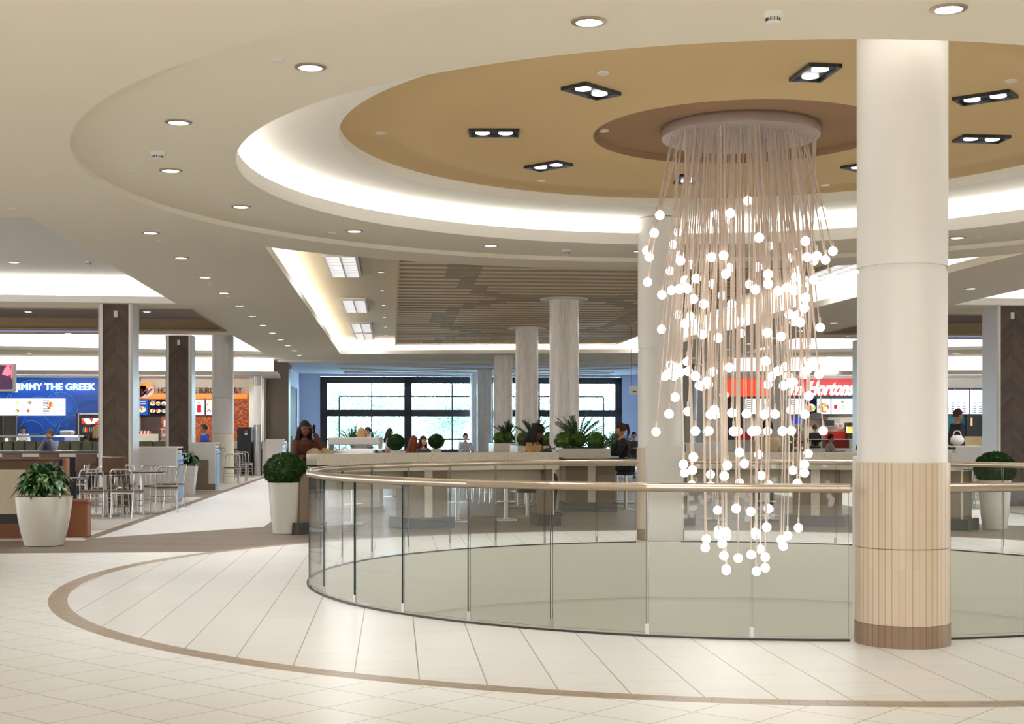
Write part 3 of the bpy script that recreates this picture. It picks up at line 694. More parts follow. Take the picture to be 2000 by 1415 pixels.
# ------------------------------------------------------------------ counters round the opening
def counter(px0, px1, peds, label, r=8.0):
    A, B = hit(px1, r), hit(px0, r)
    n = 40; c = thing('dining_counter', label, 'counter', (C0[0], C0[1], 0), 0, 'curved counters facing the opening'); O = (0, 0)
    b = MB(); b.arc(O, r-.3, r-.02, A, B, .98, 1.14, n); b.build('terrazzo_screen', 'terrazzo', c)
    b = MB(); b.arc(O, r-.28, r+.02, A+.002, B-.002, .955, .985, n); b.build('shadow_gap', 'black', c)
    b = MB(); b.arc(O, r-.3, r+.35, A, B+.004, .875, .958, n); b.build('worktop', 'creamslab', c)
    b = MB(); b.arc(O, r-.02, r+.0, A+.01, B-.01, .60, .876, n); b.build('modesty_panel', 'woodpale', c)
    for p0, p1, sp in peds:
        a0, a1 = hit(p1, r-.2), hit(p0, r-.2)
        b = MB(); b.arc(O, r-.2, r+.25, a0, a1, .16, .876, 8); b.build('pedestal', 'woodmid', c)
        b = MB(); b.arc(O, r-.28, r+.28, a0-.012, a1+.012, 0, .165, 8); b.build('plinth', 'dark', c)
        if sp:
            s0, s1 = hit(sp[1], r-.2), hit(sp[0], r-.2); b = MB(); b.arc(O, r-.215, r-.19, s0, s1, .165, .876, 4); b.build('terrazzo_leg', 'terrazzo', c)
        else:
            b = MB(); b.arc(O, r-.205, r-.19, a0, a0+.004, .165, .876, 2); b.build('edge_trim', 'cream', c)
    return c
counter(597, 1083, [(586, 622, None), (798, 874, (829, 844)), (1062, 1082, None)], 'long curved terrazzo-topped counter behind the glass railing, left of the far column')
counter(1336, 1869, [(1330, 1346, None), (1548, 1638, (1584, 1601)), (1853, 1881, None)], 'long curved terrazzo-topped counter behind the chandelier')
# the inner end counter in front of the planting
cc = thing('dining_counter', 'short straight counter with terrazzo box beside the far white column', 'counter', W(3.72, 25.2), ANG)
MB().box(0, 0, .955, 1.46, .9, .03).build('shadow_gap', 'black', cc, smooth=False)
MB().box(0, 0, .89, 1.46, .9, .1).build('worktop', 'creamslab', cc, smooth=False)
MB().box(-.14, .05, .5, .92, .7, .68).build('pedestal', 'woodmid', cc, smooth=False)
MB().box(-.14, .05, .085, .98, .76, .17).build('plinth', 'dark', cc, smooth=False)
MB().box(-.12, -.305, .51, .14, .02, .68).build('terrazzo_leg', 'terrazzo', cc, smooth=False)
tz = MB(); tz.box(-.24, .0, 1.06, .96, .5, .18); tz.build('terrazzo_box', 'terrazzo', cc, smooth=False)
bs = MB(); bs.box(-.68, -.1, 1.07, .12, .4, .2); bs.box(-.72, -.31, 1.1, .02, .01, .03, mi=1); bs.box(-.72, -.31, 1.04, .02, .01, .03, mi=1); tag(bs.build('tray_bin', ['steel', 'black']), 'small steel box at the left end of the short counter', 'box').location = (*W(3.72, 25.2), 0)

# stools at the counters
def bar_stool(loc, label, first=[None]):
    if first[0]: return dup(first[0], loc, None, label)
    t = thing('bar_stool', label, 'stool', loc, .1, 'steel pedestal bar stools')
    MB().lathe([(.17, .70), (.19, .72), (.19, .745), (.17, .76)], 24).build('seat', 'seatwood', t)
    MB().lathe([(.036, 0), (.036, .70)], 14).build('post', 'steel', t)
    b = MB(); b.lathe([(.165, .315), (.165, .33)], 28); b.build('footrest', 'steel', t)
    b = MB(); b.box(0, 0, .02, .33, .33, .035); b.lathe([(.05, .03), (.045, .06)], 14); b.build('base', 'steel', t, bevel=.006)
    first[0] = t; return t
for px, py, l in ((893, 1021, 'steel pedestal stool under the counter, right of its middle leg'), (988, 1018, 'steel pedestal stool under the counter, left of its right end'), (690, 1026, 'steel pedestal stool under the left end of the curved counter'), (1395, 1018, 'steel pedestal stool seen under the counter behind the chandelier cords'), (1497, 1018, 'steel pedestal stool left of the middle leg behind the chandelier'), (1715, 1012, 'steel pedestal stool under the counter hidden by the front column'),
                  (1012, 992, 'bar stool in the row behind the counter, leftmost'), (1027, 988, 'bar stool in the row behind the counter, middle'), (1040, 984, 'bar stool in the row behind the counter, rightmost'), (1205, 980, 'bar stool left of the pair under the ponytail woman'), (1222, 984, 'bar stool right of the pair under the ponytail woman')):
    bar_stool(PF(px, py), l)

# ------------------------------------------------------------------ plants
def leafball(name, r, n, ls, m, seed, flat=1.0, cut=None):
    rg = random.Random(seed); b = MB()
    b.ball((0, 0, 0), r*.90, 20, (1, 1, flat))
    for i in range(n):
        z = rg.uniform(-1, 1); a = rg.uniform(0, 2*PI); q = math.sqrt(1-z*z); d = Vector((q*math.cos(a), q*math.sin(a), z))
        p = d*r*rg.uniform(.90, 1.03); p.z *= flat
        t = (d+Vector((rg.uniform(-1, 1), rg.uniform(-1, 1), rg.uniform(-.6, 1)))*.8).normalized(); s = t.cross(Vector((rg.random(), rg.random(), rg.random()))).normalized()
        L = ls*rg.uniform(.7, 1.3)
        b.face([p-s*L*.25, p+t*L*.4-s*L*.28, p+t*L, p+t*L*.4+s*L*.28])
    return b.mesh(name, m, False, recalc=False)
big_ball = leafball('foliage', .29, 5200, .035, 'topi', 1, .92)
def tall_planter(loc, label, group='tall white planters with clipped boxwood balls'):
    t = thing('topiary_planter', label, 'planter', loc, 0, group)
    MB().lathe([(.165, 0), (.175, .01), (.2, .2), (.222, .45), (.233, .68), (.236, .735), (.222, .735), (.21, .69)], 40).build('pot', 'pot', t)
    MB().lathe([(.212, .66), (.212, .70)], 30).build('soil', 'soil', t)
    o = bpy.data.objects.new('foliage', big_ball); COL.objects.link(o); o.parent = t; o.location = (0, 0, .90); o.scale = (.98, .98, .9)
    return t
tall_planter(PF(557, 1043), 'tall white planter with a round clipped boxwood ball by the woman on the phone')
tall_planter(PF(1943, 1034), 'tall white planter with boxwood ball behind the railing at the right')
def dracaena(b, R, H, n, seed, wid=.05, low=.02):
    rg = random.Random(seed)
    for i in range(n):
        a = rg.uniform(0, 2*PI); th = PI/2*math.sqrt((i+.5)/n)*1.02
        d = Vector((math.cos(a), math.sin(a), 0)); side = Vector((-d.y, d.x, rg.uniform(-.25, .25)))
        r1 = R*(.12+.95*math.sin(th))*rg.uniform(.85, 1.1); z1 = max(low, low+H*math.cos(th)*rg.uniform(.75, 1.05)-.02)
        p0 = d*R*.1*rg.random()+Vector((0, 0, .02+.3*H*math.cos(th))); p2 = d*r1+Vector((0, 0, z1)); p1 = d*r1*.66+Vector((0, 0, z1+H*(.12+.52*math.sin(th))))
        N = 8; vs = []; w = wid*rg.uniform(.75, 1.15)
        for k in range(N+1):
            s = k/N; p = p0*(1-s)**2+p1*2*s*(1-s)+p2*s*s; ww = w*max(.05 if k < N else 0, math.sin(PI*s**.75))
            vs.append((p-side*ww+Vector((0, 0, .12*ww)), p-Vector((0, 0, .15*ww)), p+side*ww+Vector((0, 0, .12*ww))))
        for A, B in zip(vs, vs[1:]):
            for m in (0, 1):
                try: b.face([A[m], A[m+1], B[m+1], B[m]])
                except Exception: pass
# big planter in the left foreground
t = thing('potted_plant', 'large glossy white pot with variegated leafy plant beside the booth bench', 'potted plant', PF(86, 1066))
MB().lathe([(.225, 0), (.24, .01), (.285, .17), (.322, .36), (.346, .54), (.352, .618), (.352, .632), (.335, .632), (.32, .58)], 56).build('pot', 'pot', t)
MB().lathe([(.32, .55), (.32, .585)], 30).build('soil', 'soil', t)
b = MB(); dracaena(b, .36, .47, 105, 4, .074, -.01); o = b.build('foliage', 'drac', t, recalc=False); o.location = (0, 0, .60)
t = thing('potted_plant', 'white square tapered planter with drooping leafy plant between the two half walls', 'potted plant', PF(364, 966), ANG)
b = MB(); v4 = [(-.17, -.17), (.17, -.17), (.17, .17), (-.17, .17)]; v5 = [(x*1.42, y*1.42) for x, y in v4]
b.band(v4, 0, .66, v5); b.face([(x, y, 0) for x, y in v4]); b.face([(x*.95, y*.95, .6) for x, y in v5], 1); b.band(v5, .66, .6, [(x*.95, y*.95) for x, y in v5]); b.build('pot', ['pot', 'soil'], t, smooth=False)
b = MB(); dracaena(b, .33, .40, 70, 9, .055, .0); o = b.build('foliage', 'zz', t, recalc=False); o.location = (0, 0, .63)

# planter islands along the middle, with boxwood balls and long-stemmed plants
moss = leafball('foliage', .155, 1100, .03, 'topi2', 5, .95)
def zzplant(name, seed, h, n):
    rg = random.Random(seed); b = MB()
    for i in range(n):
        a = rg.uniform(0, 2*PI); lean = rg.uniform(.1, 1.15); H = h*rg.uniform(.75, 1.05); pts = []
        for k in range(9):
            s = k/8; pts.append(Vector((math.cos(a)*lean*H*s**1.35*.75, math.sin(a)*lean*H*s**1.35*.75, H*s*(1-.3*lean*s))))
        b.tube(pts, [.011*(1-.6*k/8) for k in range(9)], 5, mi=1)
        side = Vector((-math.sin(a), math.cos(a), 0))
        for k in range(2, 9):
            for f in (0, .5):
                if k == 8 and f: continue
                p = pts[k] if not f else (pts[k]+pts[min(8, k+1)])/2; t = (pts[k]-pts[k-1]).normalized()
                for sg in (-1, 1):
                    d = (t*.55+side*sg+Vector((0, 0, .25))).normalized(); L = .062; u = t.cross(d).normalized().cross(d).normalized()*L*.27
                    b.face([p, p+d*L*.45+u, p+d*L, p+d*L*.45-u])
    return b.mesh(name, ['zz', 'stem'], False, recalc=False)
zzA, zzB = zzplant('foliage', 2, .74, 26), zzplant('foliage', 8, .6, 26)
isl = ((26.6, 'nearest the front counter'), (34.6, 'in the middle of the hall'), (42.6, 'farthest from the front'))
for j, (v, l) in enumerate(isl):
    t = thing('terrazzo_planter_box', f'pale terrazzo planter box round the stone column, {l}', 'planter box', W(3.5, v+.23), ANG, 'planter boxes along the middle')
    MB().box(0, 0, .56, .92, 2.26, 1.12).build('box', 'terrazzo', t, smooth=False); MB().box(0, 0, 1.12, .84, 2.16, .03).build('soil', 'soil', t, smooth=False)
    MB().box(0, -.85, 1.145, .86, .5, .05).build('tray', 'black', t, smooth=False)
    for k in range(3):
        x, y = W(3.2+.3*k, v-.72+(.1 if k % 2 else 0)); o = bpy.data.objects.new('boxwood_ball', moss); COL.objects.link(o); o.location = (x, y, 1.29)
        tag(o, f'green ball in the planter box {l}, {nth(k)} from left', 'boxwood ball', 'green balls in the planter boxes')
    for k in range(1):
        x, y = W(3.5, v-.36); o = bpy.data.objects.new('leafy_plant', zzA if k % 2 == 0 else zzB); COL.objects.link(o); o.location = (x, y, 1.13); o.rotation_euler = (0, 0, k*2+j)
        tag(o, f'dark long-stemmed plant in the planter box {l}', 'plant', 'long-stemmed plants in the planter boxes')
def pot_shrub(px, D, zc, s, label, m=None):
    t = thing('potted_shrub', label, 'potted plant', (PX(px, D), D)); zb = zc-.28*s
    MB().lathe([(.16*s, 0), (.2*s, zb*.9), (.2*s, zb)], 24).build('pot', 'pot', t)
    o = bpy.data.objects.new('foliage', big_ball); COL.objects.link(o); o.parent = t; o.location = (0, 0, zc); o.scale = (s*1.0, s*1.0, s)
    return t
pot_shrub(773, 37, 1.18, .78, 'round dark boxwood ball in a pot behind the curved counter, left one')
pot_shrub(852, 38, 1.2, .72, 'round dark boxwood ball in a white pot, right one near the windows')
big_leaf = zzplant('foliage', 12, .95, 46)
for px, D, z, l in ((690, 45, .85, 'bushy dark plant against the window, left of the blonde woman'), (716, 48, .8, 'bushy dark plant right behind the blonde woman'), (1170, 42, .7, 'bushy plant behind the planter, left of the ponytail woman'), (1200, 45.5, .7, 'bushy plant just left of the ponytail woman')):
    t = thing('indoor_shrub', l, 'plant', (PX(px, D), D)); MB().lathe([(.2, 0), (.26, z-.05), (.26, z)], 24).build('pot', 'pot', t)
    o = bpy.data.objects.new('foliage', big_leaf); COL.objects.link(o); o.parent = t; o.location = (0, 0, z-.05)

# ------------------------------------------------------------------ chairs and tables
def PT(px, top): D = .627*F/(top-HOR); return (PX(px, D), D)
def slat_chair(loc, rz, label, group='brushed metal slat-back chairs', h=0.0, first={}):
    if h in first: return dup(first[h], loc, rz, label, group)
    t = thing('metal_chair', label, 'chair', loc, rz, group); s = .455+h    # faces local -y, back at +y
    b = MB(); b.box(0, 0, s, .42, .42, .025); b.build('seat', 'seatwood', t, bevel=.01)
    b = MB(); b.box(0, 0, s-.03, .40, .40, .035); b.build('seat_frame', 'chairmetal', t, bevel=.006)
    def hoop(x, z): return (x, .19+(z-s)*.22, z)
    top = s+.37; pts = [(-.185, .235, 0.0), (-.19, .20, s*.6), hoop(-.195, s+.02), hoop(-.195, top-.1)]+[hoop(-.195+.07-.07*math.cos(a), top-.1+.1*math.sin(a)) for a in (PI/5, PI*2/5, PI/2)]
    pts2 = [(-x, y, z) for x, y, z in pts[::-1]]
    b = MB(); b.tube(pts[2:]+pts2[:-2], .014, 8); b.build('back_frame', 'chairmetal', t)
    b = MB()
    for x in (-.09, 0, .09): b.tube([hoop(x, s+.03), hoop(x, top-.01)], .012, 6, flat=.5)
    b.build('back_slats', 'chairmetal', t)
    for sx in (-1, 1):
        b = MB(); b.tube([(sx*.185, .235+h*.1, 0), (sx*.19, .2, s*.6), hoop(sx*.195, s+.02)], .0135, 8); b.build('leg', 'chairmetal', t)
        b = MB(); b.tube([(sx*.2, -.215-h*.08, 0), (sx*.185, -.18, s-.03)], .0135, 8); b.build('leg', 'chairmetal', t)
    b = MB(); z = .2+h*.6
    b.tube([(-.19, -.2, z), (-.187, .215, z)], .008, 6); b.tube([(.19, -.2, z), (.187, .215, z)], .008, 6); b.tube([(-.19, 0, z), (.19, 0, z)], .008, 6)
    b.tube([(-.19, -.2, z+.08), (.19, -.2, z+.08)], .008, 6); b.build('stretcher', 'chairmetal', t)
    first[h] = t; return t
G1 = 'metal chairs round the two left tables'
for px, py, rz, l in ((184, 1012, PI+.12, 'metal slat-back chair nearest the planter, seen from behind'), (249, 1012, PI-.15, 'metal slat-back chair in the middle front, seen from behind'), (320, -912.5, PI+.5, 'metal slat-back chair at the right front of the two tables'), (203, -913.5, 0.1, 'metal slat-back chair behind the left table, facing the viewer'), (233, -910.5, -.2, 'metal slat-back chair second behind the left table'), (243, -907.5, .3, 'metal slat-back chair farthest back by the half wall'),
                      (293, -911, .2, 'metal slat-back chair behind the right table, facing the viewer'), (332, -908.5, -.9, 'metal slat-back chair turned sideways at the right table end'), (148, -907, -PI/2+.2, 'metal slat-back chair sideways behind the booth bench')):
    # chairs seen from behind have their back towards the camera
    slat_chair(PF(px, py) if py > 0 else PT(px, -py), rz, l, G1)
def cafe_table(loc, rz, sx, sy, label):
    t = thing('cafe_table', label, 'table', loc, rz, 'dark cafe tables on the left'); MB().box(0, 0, .74, sx, sy, .03).build('table_top', 'table', t, bevel=.004)
    b = MB(); b.box(0, 0, .722, sx+.01, sy+.01, .012); b.build('edge_band', 'steel', t, smooth=False)
    b = MB(); b.tube([(0, 0, .03), (0, 0, .72)], .035, 12); b.build('post', 'steel', t)
    b = MB(); b.box(0, 0, .02, .5, .06, .03); b.box(0, 0, .02, .06, .5, .03); b.build('foot', 'steel', t, bevel=.006)
    return t
cafe_table(PF(205, 1009), .1, .75, .7, 'dark square cafe table behind the two nearest metal chairs')
cafe_table(PF(278, 1004), .15, .8, .7, 'dark cafe table at the right of the metal chair group')
# high chairs along the second aisle
for i, (px, py) in enumerate(((452, 945), (468, 940), (478, 933), (490, 925), (444, 936), (462, 929))):
    slat_chair(PF(px, py), PI+.3-(.2*(i % 3)), f'metal chair in the row beside the glass bin, {nth(i)} from the front', 'metal chairs in the row by the far half wall', .0)
for i, (px, py, rz) in enumerate(((1896, 988, PI+.3), (1880, 991, 2.6), (1990, 988, PI-.4), (1984, 972, .2))):
    slat_chair(PF(px, py), rz, ['metal chair left of the right-hand planter, behind the glass', 'metal chair behind the left one by the right-hand planter', 'metal chair right of the right-hand planter at the picture edge', 'farther metal chair at the right picture edge'][i], 'metal chairs seen through the right railing')
cafe_table(PF(1858, 994), .2, .6, .6, 'dark cafe table behind the right counter end'); cafe_table(PF(1995, 975), .2, .8, .7, 'dark cafe table at the right picture edge')
# chairs in the middle of the hall
G2 = 'chairs in the middle of the hall'
def hall_chair(loc, rz, label, col, first={}):
    if col in first: return dup(first[col], loc, rz, label)
    t = thing('slatted_chair', label, 'chair', loc, rz, G2)
    MB().box(0, 0, .46, .42, .42, .03).build('seat', col, t, smooth=False)
    for x in (-.19, .19):
        for y in (-.19, .19):
            MB().tube([(x*1.05, y*1.1, 0), (x, y, .45)], .013, 6).build('leg', 'chrome', t)
    b = MB()
    for k in range(5): b.box(-.17+.085*k, .21, .72, .05, .02, .4)
    b.build('backrest', col, t, smooth=False)
    first[col] = t; return t
for i, (px, D) in enumerate(((905, 30.5), (915, 30), (940, 29), (950, 28.5), (962, 28), (945, 34), (880, 36))):
    hall_chair((PX(px, D), D), PI-.5, f'dark slatted chair behind the curved counter, {nth(i)} from the left', 'seatwood')
for i, (px, D) in enumerate(((925, 36), (935, 35), (975, 31), (985, 30), (1000, 28), (797, 40), (620, 39))):
    hall_chair((PX(px, D), D), PI-.7, f'white slatted chair in the bright middle of the hall, {nth(i)} from the left', 'white')
for i, (px, D, z) in enumerate(((770, 31, .8), (830, 34, .78), (880, 38, .76), (950, 33, .76), (1010, 29, .76), (700, 42, .76))):
    t = thing('hall_table', f'white round table in the middle of the hall, {nth(i)} of the group', 'table', (PX(px, D), D), 0, 'white tables in the hall'); MB().lathe([(.42, z-.03), (.42, z)], 28).build('table_top', 'white', t)
    MB().lathe([(.25, 0), (.05, .03), (.03, .06), (.03, z-.03)], 18).build('pedestal', 'steel', t)
# ------------------------------------------------------------------ booth bench at the left edge
bx0, D0 = PX(125, 18.9), 18.9
t = thing('booth_bench', 'long booth bench back with pale panel and reddish wood top at the left edge', 'bench', (PX(-90, 18.9), 18.9), .02)
Lb = bx0-PX(-90, 18.9)
MB().box(Lb/2, 0, .10, Lb, .14, .2).build('plinth', 'rust', t, smooth=False); MB().box(Lb/2-.02, -.0, .265, Lb-.04, .13, .13).build('recess', 'dark', t, smooth=False)
MB().box(Lb/2-.1, -.0, .635, Lb-.2, .14, .61).build('panel', 'bench', t, smooth=False); MB().box(Lb/2-.06, 0, 1.0, Lb-.1, .14, .14).build('headrest', 'seatwood', t, smooth=False, bevel=.01)
MB().box(Lb/2, 0, 1.08, Lb, .17, .025).build('top_rail', 'rust', t, smooth=False); MB().box(Lb+.02, 0, .78, .05, .17, .62).build('end_panel', 'leather', t, smooth=False, bevel=.01)
MB().box(Lb+.11, .2, .24, .34, .2, .48).build('seat_box', 'leather', t, smooth=False, bevel=.015); MB().box(Lb+.11, .2, .49, .38, .22, .07).build('seat_cushion', 'leather', t, bevel=.03)
t = thing('booth_table', 'dark square table standing behind the leather booth end', 'table', (PX(128, 21), 21), .05)
MB().box(0, 0, .74, .5, .6, .04).build('table_top', 'table', t, smooth=False); MB().box(-.12, -.26, .36, .16, .05, .72).build('leg', 'black', t, smooth=False); MB().box(.15, -.26, .36, .16, .05, .72).build('leg', 'black', t, smooth=False)

# ------------------------------------------------------------------ half walls with bins and tray shelves
def half_wall(px0, px1, D, h, label, wood=None, binside=True, depth=.9):
    x0, x1 = PX(px0, D), PX(px1, D); w = x1-x0; t = thing('waste_station', label, 'waste station', ((x0+x1)/2, D), ANG, 'white half walls with bins')
    MB().box(0, 0, h/2, w, .12, h).build('front_panel', 'grey', t, smooth=False)
    MB().box(w/2-.35, .06+depth/2, h/2-.03, .6, depth, h-.06).build('bin_cabinet', 'grey', t, smooth=False)
    MB().box(0, .3, h+.01, w+.04, .7, .03).build('top', 'white', t, smooth=False)
    if wood: MB().box(-.12*w, -.07, h*.34, w*.72, .03, h*.62).build('wood_panel', wood, t, smooth=False); MB().box(0, -.075, .08, w, .05, .16).build('plinth', 'woodcol2', t, smooth=False)
    if binside:
        MB().box(w/2-.03, .06+depth/2, h*.45, .05, depth*.8, h*.8).build('bin_door', 'blueplastic', t, smooth=False)
        for yy in (.2, .7): b = MB(); b.tube([(w/2-.02, yy, h-.12), (w/2+.14, yy, h-.12), (w/2+.16, yy, h-.2), (w/2+.0, yy, h-.28)], .012, 6); b.build('tray_rail', 'chrome', t)
    return t
half_wall(251, 345, 28.2, 1.13, 'white half wall with bins beside the nearest chevron-wood column')
half_wall(370, 421, 34.6, 1.17, 'white half wall with horizontal walnut panel before the white round column', 'woodh')
half_wall(520, 552, 44.0, 1.20, 'white half wall with blue-lit bin before the wood-clad square column')
half_wall(1868, 1921, 29.0, 1.14, 'white half wall behind the walking person at the right', None, False)
half_wall(1340, 1410, 40, 1.12, 'white half wall seen through the chandelier, left', None, True)
t = thing('pickup_counter', 'white and walnut counter along the burger shop queue', 'counter', (PX(503, 47), 47), 0)
MB().box(0, 0, 1.03, 1.9, .6, .26).build('top_band', 'grey', t, smooth=False); MB().box(0, .05, .45, 1.86, .5, .9).build('base', 'woodh', t, smooth=False)

# ------------------------------------------------------------------ storefronts
DW = 48.0
def zp(py, D=DW): return EYE+(HOR-py)*D/F
def slab(name, px0, px1, py0, py1, D, th, m, par=None, off_=0):
    b = MB(); x0, x1 = PX(px0, D), PX(px1, D); b.box((x0+x1)/2, D+th/2, (zp(py0, D)+zp(py1, D))/2, x1-x0, th, zp(py0, D)-zp(py1, D)); return b.build(name, m, par, smooth=False)
def wslab(name, px0, px1, py0, py1, D, th, m): return struct(slab(name, px0, px1, py0, py1, D, th, m))
FL = HOR+F*EYE/DW
wslab('wall_left_shop_side', -220, 202, 700, FL, DW+.6, .3, 'blue'); wslab('wall_left_shop_pier', 200, 268, 690, FL, DW, .5, 'white')
wslab('wall_burger_shop', 268, 500, 700, FL, DW+.6, .3, 'cream'); wslab('wall_shop_end', 486, 516, 700, FL, DW-.1, .4, 'cream')
wslab('wall_beige', 1376, 1412, 700, FL, DW, .5, 'cream'); wslab('wall_red_shop', 1412, 1700, 700, FL, DW+.6, .3, 'cream')
wslab('wall_right_shop', 1700, 1960, 700, FL, DW+.6, .3, 'grey'); wslab('wall_right_shop_far', 1960, 2250, 700, FL, DW+.6, .3, 'grey')
wslab('wall_tiles_blue', 1358, 1377, 715, FL, DW+.2, .4, 'bluetint')
# canopies: slab, and a wall strip above that glows in place of cove light
for i, (p, q, py) in enumerate((((-17.6, 44.2), (-7.75, 45.5), 0), ((7.2, 45.5), (19, 44.0), 0))):
    a, b_ = Vector(p), Vector(q); d = b_-a; L = d.length; an = math.atan2(d.y, d.x); nrm = Vector((-d.y, d.x))/L; m = (a+b_)/2
    c = m+nrm*1.6; o = MB().box(c.x, c.y, 3.40, L, 3.2, .12, an).build(f'ceiling_canopy_{i+1}', 'grey', smooth=False); struct(o)
    c = m+nrm*.7; o = MB().box(c.x, c.y, 3.69, L-.3, .08, .48, an).build(f'trim_wall_glow_{i+1}', 'wallglow', smooth=False); struct(o)
    c = m+nrm*1.6
    for k in range(5):
        s = (k-2)/5*L; spot(c.x+d.x/L*s, c.y+d.y/L*s, 3.3, 60, 150)
    c = m+nrm*.5+d*(-.07 if i == 0 else .07); area('shop_wall_fill', (c.x, c.y, 3.3), L*.72, .25, 120, (1, .98, .95), (math.radians(52), 0, an))  # added lamp under the canopy, brightens the shop walls
def text(name, body, px0, px1, pyb, D, m, par=None, shear=0, height=None, ext=.02, offx=0):
    cu = bpy.data.curves.new(name, 'FONT'); cu.body = body; cu.size = 1; cu.extrude = ext; cu.shear = shear; cu.materials.append(M[m]); cu.offset = offx
    o = bpy.data.objects.new(name, cu); COL.objects.link(o); bpy.context.view_layer.update()
    w, h = o.dimensions.x, o.dimensions.y; sx = (PX(px1, D)-PX(px0, D))/w; sy = height/h if height else sx
    cu.extrude = ext/max(sx, .1)
    o.rotation_euler = (PI/2, 0, 0); o.scale = (sx, sy, sx)
    o.location = (PX(px0, D), D, zp(pyb, D))
    bpy.context.view_layer.update(); me = bpy.data.meshes.new_from_object(o.evaluated_get(bpy.context.evaluated_depsgraph_get()))
    q = bpy.data.objects.new(name, me); COL.objects.link(q); q.matrix_world = o.matrix_world.copy(); bpy.data.objects.remove(o); o = q
    if par: o.parent = par
    return o
def rect(b, px0, px1, py0, py1, D, th=.03, mi=0):
    x0, x1 = PX(px0, D), PX(px1, D); b.box((x0+x1)/2, D, (zp(py0, D)+zp(py1, D))/2, abs(x1-x0), th, abs(zp(py0, D)-zp(py1, D)), mi=mi); return b
def dot(b, px, py, D, r, mi=0, sc=1.0):
    b.bm.verts.ensure_lookup_table(); m = Matrix.Translation((PX(px, D), D, zp(py, D))) @ Matrix.Diagonal((1, 1, sc, 1)) @ Matrix.Rotation(PI/2, 4, 'X')
    q = bmesh.ops.create_cone(b.bm, cap_ends=True, segments=24, radius1=r, radius2=r, depth=.03, matrix=m)
    for f in {f for v in q['verts'] for f in v.link_faces}: f.material_index = mi
def sign(name, label, cat='sign'): return thing(name, label, cat)
# blue shop
s = sign('shop_sign', 'glowing white letters JIMMY THE GREEK on the blue wall')
text('halo', 'JIMMY THE GREEK', 31, 187, 762.5, DW+.58, 'letterblue', s, 0, .33, .02, .03)
text('lettering', 'JIMMY THE GREEK', 31, 187, 762, DW+.42, 'letterglow', s, 0, .30, .03, .0)
b = MB()
for cx, cy, r in ((66, 798, 1.0), (66, 798, .92), (75, 820, .8), (180, 830, .9), (180, 830, .83), (100, 850, 1.1), (118, 800, .6), (60, 850, .5), (150, 850, .7)):
    b.tube([(PX(cx, DW+.6)+r*math.cos(a*PI/20), DW+.585, zp(cy, DW+.6)+r*math.sin(a*PI/20)) for a in range(40)], .012, 4, True)
tag(b.build('wall_mural', 'blueline'), 'pale blue swirling line mural on the blue shop wall', 'mural')
b = MB(); rect(b, -60, 127, 779, 812, DW+.35, .1); 
for k, (x, y) in enumerate(((34, 787), (58, 787), (34, 803), (56, 803), (-10, 790))): dot(b, x, y, DW+.28, .07, 1, .8)
dot(b, 98, 792, DW+.28, .12, 1, 1.3)
for k in range(9): rect(b, 84, 96, 783+3*k, 784+3*k, DW+.28, .02, 2)
s = tag(b.build('menu_board', ['screen', 'food', 'ink'], smooth=False), 'long white lit menu board on the blue shop wall', 'menu board')
t = sign('drinks_cooler', 'black drinks cooler with red lit header in the blue shop', 'cooler')
b = MB(); rect(b, 153, 201, 808, 905, DW+.1, .6); b.build('cabinet', 'black', t, smooth=False); b = MB(); rect(b, 153, 201, 807.5, 810, DW-.25, .1); rect(b, 153, 155, 807, 905, DW-.25, .1); b.build('frame', 'steel', t, smooth=False)
b = MB(); rect(b, 160, 196, 818, 829, DW-.22, .04); b.build('lit_header', blotch('cooler_header', [(220, 30, 20), (250, 90, 30), (255, 230, 200), (190, 20, 20)], 5, 1.4), t, smooth=False)
for k in range(9):
    b = MB(); x, y = PX(163+4*k, DW-.25), DW-.25; b.lathe([(.028, 0), (.028, .12), (.012, .16), (.012, .19)], 8, x, y, zp(845)); b.build('bottle', ['blueplastic', 'orange', 'redplastic', 'green'][k % 4], t)
t = sign('kitchen_unit', 'dark steel kitchen unit at the left of the blue shop', 'kitchen unit')
b = MB(); rect(b, -80, 34, 812, 905, DW+.2, .3); b.build('cabinet', 'grille', t, smooth=False); b = MB(); rect(b, 32, 34, 811, 905, DW, .1); rect(b, 6, 8, 812, 870, DW, .1); b.build('frame', 'steel', t, smooth=False)
b = MB(); dot(b, 13, 862, DW-.05, .05, 0, 2.0); b.build('lamp', 'lamp', t)
t = sign('serving_counter', 'long food serving counter with steel top and glass guard in the blue shop', 'counter')
b = MB(); rect(b, -120, 158, 850.5, 854, 45.2, .7); b.build('steel_shelf', 'chrome', t, smooth=False)
b = MB(); rect(b, -120, 158, 866, 930, 45.4, .5); b.build('base', 'steel', t, smooth=False)
b = MB(); rect(b, -120, 156, 854, 866, 45.0, .012); b.build('glass_guard', 'glass', t, smooth=False)
b = MB()
for k in range(4): x, y = PX(124+5*k, 45.2), 45.2; b.lathe([(.09, 0), (.12, .1), (.11, .14), (.03, .15)], 14, x, y, zp(850.5, 45.2))
tag(b.build('stacked_bowls', 'plastic'), 'stack of white bowls on the serving counter', 'bowls')
